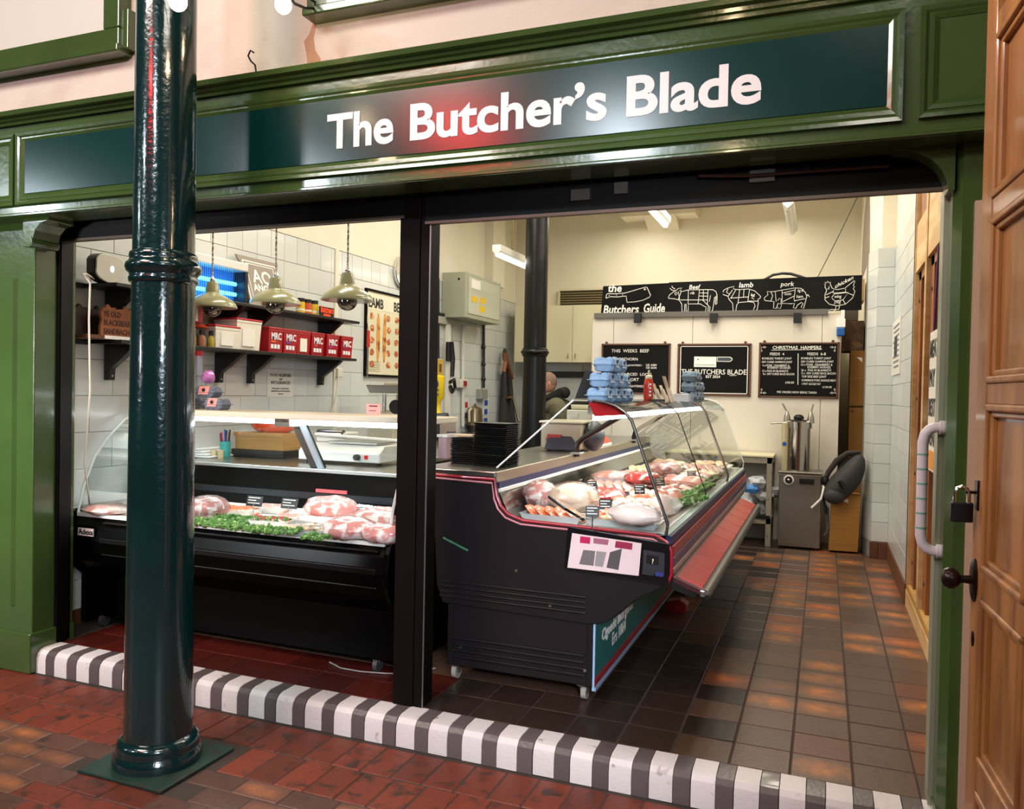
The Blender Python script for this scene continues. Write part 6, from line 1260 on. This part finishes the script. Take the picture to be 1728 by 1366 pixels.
for s, a, b_, w_ in (('FEEDS  4', 315, 322, 260), ('FEEDS  6-8', 1000, 322, 335), ('BONELESS TURKEY JOINT', 172, 398, 540), ('DRY CURED GAMMON JOINT', 172, 462, 550), ('4 x PORK, CRANBERRY &', 178, 526, 495), ('ROSEMARY SAUSAGES', 270, 568, 420), ('12 x PIGS IN BLANKETS', 178, 625, 470), ('8 x  DRY CURED BACK BACON', 190, 680, 570), ('\u00a340.00', 595, 838, 160),
                     ('BONELESS TURKEY JOINT', 885, 395, 545), ('DRY CURED GAMMON JOINT', 885, 455, 590), ('12 x PORK, CRANBERRY &', 885, 512, 570), ('ROSEMARY SAUSAGES', 1000, 558, 420), ('26 x  PIGS IN BLANKETS', 885, 612, 545), ('12 x  DRY CURED BACK BACON', 890, 668, 625), ('TOP SIDE BEEF JOINT', 895, 728, 450), ('HOMEMADE PORK SAUSAGE MEAT', 895, 795, 625), ('1 PINT GOOSE FAT', 895, 862, 345), ('\u00a3120.00', 1275, 918, 165), ('PRE ORDERS NOW BEING TAKEN', 445, 1010, 720)):
    w1(c3, s, *K(a, b_), w_/10.8, bold=.0003 if w_ > 300 and 'FEEDS' not in s else .0006, hk=.29 if len(s) > 12 else None)
for cx_, cy_, sx_, sy_ in ((150, 165, 1, 1), (1510, 165, -1, 1), (150, 1020, 1, -1), (1510, 1020, -1, -1)):
    lf = lambda pts: [P(*K(cx_+sx_*a, cy_+sy_*b_), y=FY-.0135) for a, b_ in pts]
    strokes([lf([(-10, 0), (20, 5), (10, 40), (-5, 10)]), lf([(35, 15), (60, -5), (100, 10), (70, 25), (35, 15)]), lf([(10, 50), (0, 75), (15, 95), (28, 72), (10, 50)])], .0022, M_chalk, c3, 'holly_drawing')
sk = thing('blue_socket', 'white socket plate with a blue industrial socket on the cold room corner', 'socket', (.1, FY, 2.13)); a, b_ = P(1411, 568, y=FY-.03), P(1427, 538, y=FY-.03)
MB().box(a.x, b_.x, FY-.03, FY, P(1418, 553, y=FY).z, b_.z).build('plate', M_whitetray, sk, bev=.004); MB().box(a.x+.002, b_.x-.004, FY-.08, FY, a.z, P(1418, 554, y=FY).z).build('blue_cover', mat('socket_blue', '#17559b', .4), sk, bev=.012); MB().box(P(1419, 540, y=FY).x, P(1425, 540, y=FY).x, FY-.03, FY-.0, b_.z, P(1420, 524, y=FY).z).build('trunking', M_whitetray, sk)
# ------------------------------------------------------------------ right rear gap: cartons
def carton(px0, py0, px1, py1, y, dpt, label, m=None, nm='carton'):
    a, b_ = P(px0, py1, y=y), P(px1, py0, y=y); t = thing(nm, label, 'box', ((a.x+b_.x)/2, y+dpt/2, a.z))
    MB().box(a.x, b_.x, y, y+dpt, a.z, b_.z).build('body', m or M_brcard, t, bev=.004); MB().box(a.x, b_.x, y-.002, y, (a.z+b_.z)/2-.0+.0, (a.z+b_.z)/2+.0+.003).build('tape', mat('parcel_tape', '#b89a5c', .3), t); return t, a, b_
t, a, b_ = carton(1433, 592, 1462, 685, 8.6, .4, 'tall brown carton in the gap beside the cold room, upper one'); MB().prism([q2(*p_, 8.598) for p_ in ((1445, 603), (1455, 604), (1455, 612), (1449, 606))], 'y', 8.594, 8.6).build('torn_label', M_whitetray, t)
b0 = P(1433, 688, y=8.6); t2 = thing('carton', 'tall brown carton in the gap beside the cold room, lower one', 'box', (.3, 8.8, ZI)); MB().box(b0.x, b_.x, 8.6, 9.0, ZI, b0.z).build('body', M_brcard, t2, bev=.004); MB().prism([q2(*p_, 8.598) for p_ in ((1437, 692), (1439, 692), (1439, 696), (1437, 696))], 'y', 8.594, 8.6).build('mark', M_softblack, t2)
top = a.z
tag(MB().box(.16, .355, 8.65, 9.1, b_.z, b_.z+.30).build('brown_bundle', mat('brown_felt', '#5b4433', .9, bump=.6, bs=30, mottle=('#8b6a50', 12, .5, .2))), 'dark brown mottled bundle on the upper carton in the gap', 'bundle')
tag(MB().box(.17, .30, 8.66, 8.95, b_.z+.30, b_.z+.50).build('grey_case', mat('grey_brown_case', '#5d564a', .6), bev=.006), 'grey brown case on the bundle in the gap beside the cold room', 'case')
tag(MB().box(.15, .352, 8.68, 9.0, b_.z+.50, b_.z+.72).build('tan_carton', mat('tan_carton', '#a88a5c', .7), bev=.004), 'tan carton at the top of the gap behind the chicken drawing', 'box')
# box on the floor, backpack, filler, table
t = thing('cardboard_box', 'tall brown cardboard box on the floor beside the tiled pier', 'box', (.21, 8.0, ZI)); M_cb2 = mat('honey_cardboard', '#a5732f', .75, wood=('#95642a', (3, 3, 70)), bump=.1)
MB().prism([q2(*p_, 7.85) for p_ in ((1398, 929), (1447, 932), (1453, 838), (1404, 833))], 'y', 7.85, 8.1).build('body', M_cb2, t); MB().prism([q2(*p_, 7.848) for p_ in ((1422, 846), (1431, 842), (1431, 849))], 'y', 7.845, 7.85).build('torn_label', M_whitetray, t)
bp = thing('backpack', 'dark grey rucksack slumped on the cardboard box beside the pier', 'bag', (.18, 7.95, .67)); M_bp = mat('dark_grey_nylon', '#2e2d2b', .7, bump=.4, bs=40)
def bq(px, py, y=7.85): return P(px, py, y=y)
rr = []
for (px_, py_), r0, r1 in (((1392, 842), .02, .05), ((1400, 836), .10, .12), ((1418, 822), .125, .14), ((1436, 802), .12, .14), ((1450, 782), .09, .10), ((1456, 768), .03, .04)):
    c_ = bq(px_, py_); rr.append([c_+r0*math.cos(2*math.pi*k/12)*Vec((-.70, 0, .70))+r1*math.sin(2*math.pi*k/12)*Vec((0, 1, 0)) for k in range(12)])
MB().loft(rr).build('bag_body', M_bp, bp, smooth=True, sub=1)
MB().ball(bq(1408, 838, 7.76), .09, .05, .07, 14, 8).build('front_pocket', M_bp, bp, smooth=True); MB().tube([bq(1416, 812, 7.70), bq(1424, 824, 7.70)], .018, 8).build('zip_flap', M_softblack, bp, smooth=True)
MB().tube([bq(1390, 815), bq(1398, 797), bq(1412, 778), bq(1430, 766), bq(1452, 764)], [.03, .035, .04, .04, .03], 8, flat=.4).build('strap', mat('grey_strap', '#57504e', .7), bp, smooth=True)
MB().tube([bq(1408, 808), bq(1418, 790), bq(1432, 776), bq(1448, 768)], .022, 8, flat=.5).build('strap', M_softblack, bp, smooth=True)
MB().tube([bq(1391, 822), bq(1390, 845), bq(1394, 868)], .018, 8, flat=.4).build('hanging_strap', M_softblack, bp, smooth=True); MB().ball(bq(1392, 812), .04, .05, .05, 10, 7, .1).build('buckle_knot', M_softblack, bp, smooth=True)
fx0, fx1 = -.372, .0; fy0, fy1 = 7.85, 8.2
sf = thing('sausage_filler', 'stainless sausage filling machine with an upright cylinder at the back', 'machine', ((fx0+fx1)/2, 8.0, ZI)); zt3 = .83
M_ss = mat('brushed_steel', '#9a948a', .34, .85, var=.15, vs=3)
MB().box(fx0, fx1, fy0, fy1, ZI+.02, zt3).build('cabinet', M_ss, sf, bev=.012, bs=3); MB().box(fx0-.01, fx1+.01, fy0-.01, fy1+.01, zt3, zt3+.02).build('top_plate', M_ss, sf, bev=.006)
for x in (fx0+.04, fx1-.04): MB().cyl((x, fy0+.05, ZI), (x, fy0+.05, ZI+.025), .02, n=10).build('foot', M_softblack, sf)
kx, kz = P(1331, 810, y=fy0).x, P(1331, 810, y=fy0).z
MB().cyl((kx, fy0, kz), (kx, fy0-.012, kz), .046, n=24).build('dial_ring', M_whitetray, sf, smooth=40); MB().cyl((kx, fy0-.01, kz), (kx, fy0-.03, kz), .032, n=20).build('dial', M_softblack, sf, smooth=40); MB().ball((kx, fy0-.032, kz), .012, .006, .012).build('dial_cap', M_chrome, sf, smooth=True)
a, b_ = P(1349, 815, y=fy0), P(1374, 810, y=fy0); MB().box(a.x, b_.x, fy0-.02, fy0, a.z-.01, b_.z+.012).build('slot_handle', M_softblack, sf, bev=.008)
cx3, cy3 = -.215, 8.02; zt4 = 1.30; rcy = .108
MB().lathe([(rcy, zt3+.02), (rcy, zt4-.05), (rcy+.012, zt4-.05), (rcy+.012, zt4+.01), (rcy-.02, zt4+.03), (.002, zt4+.035)], (cx3, cy3, 0), 32).build('cylinder', mat('polished_steel', '#b3aca2', .14, 1), sf, smooth=40)
MB().cyl((cx3-rcy-.01, cy3-.06, zt3+.02), (cx3-rcy-.01, cy3-.06, zt4), .035, n=16).build('nozzle_pipe', mat('smoky_pipe', '#c6bb98', .2, .2), sf, smooth=40)
MB().cyl((cx3-rcy-.012, cy3-.092, zt4-.2), (cx3-rcy-.012, cy3-.0965, zt4-.2), .02, n=12).build('blue_tag', mat('blue_tag', '#2455a8', .4), sf)
for dx in (-.105, .105):
    MB().lathe([(.034, 0), (.03, .05), (.018, .09), (.012, .11)], (cx3+dx, cy3-.02, zt4), 14).build('clamp_post', M_steel, sf, smooth=40); MB().tube([(cx3+dx, cy3-.02, zt4+.1), (cx3+dx+(.02 if dx > 0 else -.045), cy3-.02, zt4+.18)], .008, 8).build('clamp_lever', M_steel, sf, smooth=True)
MB().lathe([(.045, 0), (.048, .02), (.03, .04), (.002, .045)], (cx3+.0, cy3-.03, zt4+.035), 12).build('lid_knob', M_softblack, sf, smooth=40); MB().tube([(cx3-.1, cy3-.05, zt4+.0), (cx3-.25, cy3-.05, zt4-.01)], .009, 8).build('side_lever', M_steel, sf, smooth=True)
MB().tube([(fx1+.0, fy0+.02, .80), (fx1+.02, fy0-.03, .72), (fx1-.0, fy0-.05, .62), (fx1-.08, fy0-.05, .53)], .011, 8).build('knee_lever', M_whitetray, sf, smooth=True); MB().tube([(fx1+.03, fy0+.1, .55), (fx1+.06, fy0+.08, .52), (fx1+.06, fy0+.08, .30), (fx1+.03, fy0+.1, .26)], .012, 8).build('side_handle', mat('grey_handle', '#7b7772', .5), sf, smooth=True)
tbx0, tbx1 = -1.45, -.425
tbl = thing('work_table', 'old pale work table with a lower shelf behind the right counter', 'table', (-.95, 8.05, ZI)); M_tl = mat('worn_grey_paint', '#8d8677', .6, mottle=('#5b5348', 20, .6, .1)); tz = P(1308, 770, y=7.85).z
MB().box(tbx0, tbx1, 7.85, 8.28, tz-.018, tz).build('tabletop', mat('cream_board', '#d8d0ae', .5), tbl, bev=.003); MB().box(tbx0+.01, tbx1-.01, 7.86, 8.27, tz-.075, tz-.018).build('apron_rail', M_tl, tbl)
for x in (tbx0+.01, tbx1-.06):
    for y in (7.86, 8.22): MB().box(x, x+.05, y, y+.05, ZI, tz-.02).build('leg', M_tl, tbl, bev=.003)
MB().box(tbx0+.01, tbx1-.01, 7.86, 8.27, .34, .39).build('lower_shelf', M_tl, tbl); MB().box(tbx0+.01, tbx1-.02, 7.85, 7.87, .39, .42).build('shelf_edge', M_softblack, tbl)
b = MB()
for k in range(26): b.ball((random.uniform(-1.0, -.40), random.uniform(7.92, 8.2), .46+random.random()*.32), random.uniform(.05, .1), random.uniform(.05, .09), random.uniform(.04, .08), 9, 6, .25)
tag(b.build('plastic_bags', mat('white_plastic_bags', '#dcdddf', .35, bump=.5, bs=20, mottle=('#b4b8bd', 14, .5, .15)), smooth=True), 'heap of crumpled white plastic bags on the lower shelf of the work table', 'bags', None, 'stuff')
tag(MB().ball((-.62, 7.90, .66), .07, .03, .045, 12, 8, .2).build('blue_bag', mat('blue_plastic', '#3a7fc4', .35), smooth=True), 'blue printed corner of a plastic bag among the white bags', 'bag')
# ------------------------------------------------------------------ stud partition on the right
SXr = .56
sp_ = thing('stud_partition', 'bare timber and plywood partition along the right side of the shop', 'partition', (SXr+.05, 4.7, ZI))
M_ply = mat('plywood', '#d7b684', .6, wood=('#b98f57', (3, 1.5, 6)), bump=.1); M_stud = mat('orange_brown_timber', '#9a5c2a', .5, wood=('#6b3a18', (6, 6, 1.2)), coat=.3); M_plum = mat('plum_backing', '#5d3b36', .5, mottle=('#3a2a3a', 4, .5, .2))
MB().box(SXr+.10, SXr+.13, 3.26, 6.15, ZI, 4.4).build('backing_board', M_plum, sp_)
MB().box(SXr, SXr+.02, 3.26, 6.12, 2.40, 2.72).build('plywood_header', M_ply, sp_)
MB().box(SXr+.002, SXr+.02, 3.26, 5.45, 2.72, 3.3).build('plywood_sheet', M_ply, sp_)
MB().box(SXr-.004, SXr+.018, 3.26, 6.12, ZI, .235).build('plywood_kicker', M_ply, sp_)
MB().box(SXr, SXr+.10, 3.26, 6.12, .235, .285).build('sole_plate', mat('pale_timber', '#c79a55', .6, wood=('#9a6f38', (3, 1, 6))), sp_)
for y, w_, m in ((6.10, .06, M_brownblack), (6.06, .045, M_ply), (5.44, .05, M_ply), (5.40, .045, M_ply), (4.62, .05, M_ply), (3.9, .05, M_ply)):
    MB().box(SXr-.006, SXr+.10, y-w_, y, ZI+.16, 3.3).build('stud', m, sp_)
for y0_, y1_ in ((5.44, 6.01), (4.62, 5.35), (3.9, 4.57)):
    MB().box(SXr+.02, SXr+.10, y1_-.14, y1_, .285, 2.40).build('stud', M_stud, sp_, bev=.003); MB().box(SXr+.02, SXr+.10, y0_, y1_, 2.34, 2.40).build('noggin', M_stud, sp_)
    for z in (.45, 1.05, 1.55, 2.2): MB().cyl((SXr+.015, y1_-.07, z), (SXr+.022, y1_-.07, z), .012, n=8).build('bolt_head', M_slate, sp_)
MB().box(SXr+.02, SXr+.10, 5.5, 6.0, 2.72, 3.3).build('upper_stud', M_stud, sp_)
pst = thing('wall_poster', 'white printed notice on the right wall tiles beside the timber partition', 'poster', (.55, 7.2, 1.75)); z0, z1 = 1.745, 2.20
MB().box(.546, .556, 6.93, 7.70, z0, z1).build('board', mat('poster_white', '#d9d6cf', .5), pst); b = MB()
for k in range(9): b.box(.544, .547, 7.02, 7.58-.05*(k % 3), z1-.06-.042*k, z1-.045-.042*k)
b.build('printed_lines', mat('poster_grey', '#77757a', .6), pst); MB().box(.543, .546, 7.2, 7.45, 1.90, 2.06).build('dark_picture', M_slate, pst)
ban = thing('paper_banner', 'white printed banner with black lettering hung inside the timber partition', 'banner', (.55, 4.8, 1.2)); 
MB().box(SXr-.012, SXr-.008, 4.55, 5.02, 1.16, 1.92).build('sheet', mat('banner_white', '#e2ddd2', .5), ban)
for k, s in enumerate(('MEAT', 'PAY', 'BEST', 'DEAL')): text(s, .13, (SXr-.0135, 5.0, 1.78-.16*k), M_softblack, ban, face='-x', bold=.004, res=2, sx=1.0)
MB().box(SXr-.014, SXr-.011, 4.6, 4.98, 1.17, 1.27).build('orange_band', mat('banner_orange', '#d98a2a', .5), ban)
tag(MB().tube([(SXr-.006, 4.92, 1.92), (SXr+.0, 4.86, 2.38)], .006, 6).build('purple_cord', mat('purple_cord', '#6d3f7c', .6)), 'purple cord from which the paper banner hangs', 'cord')
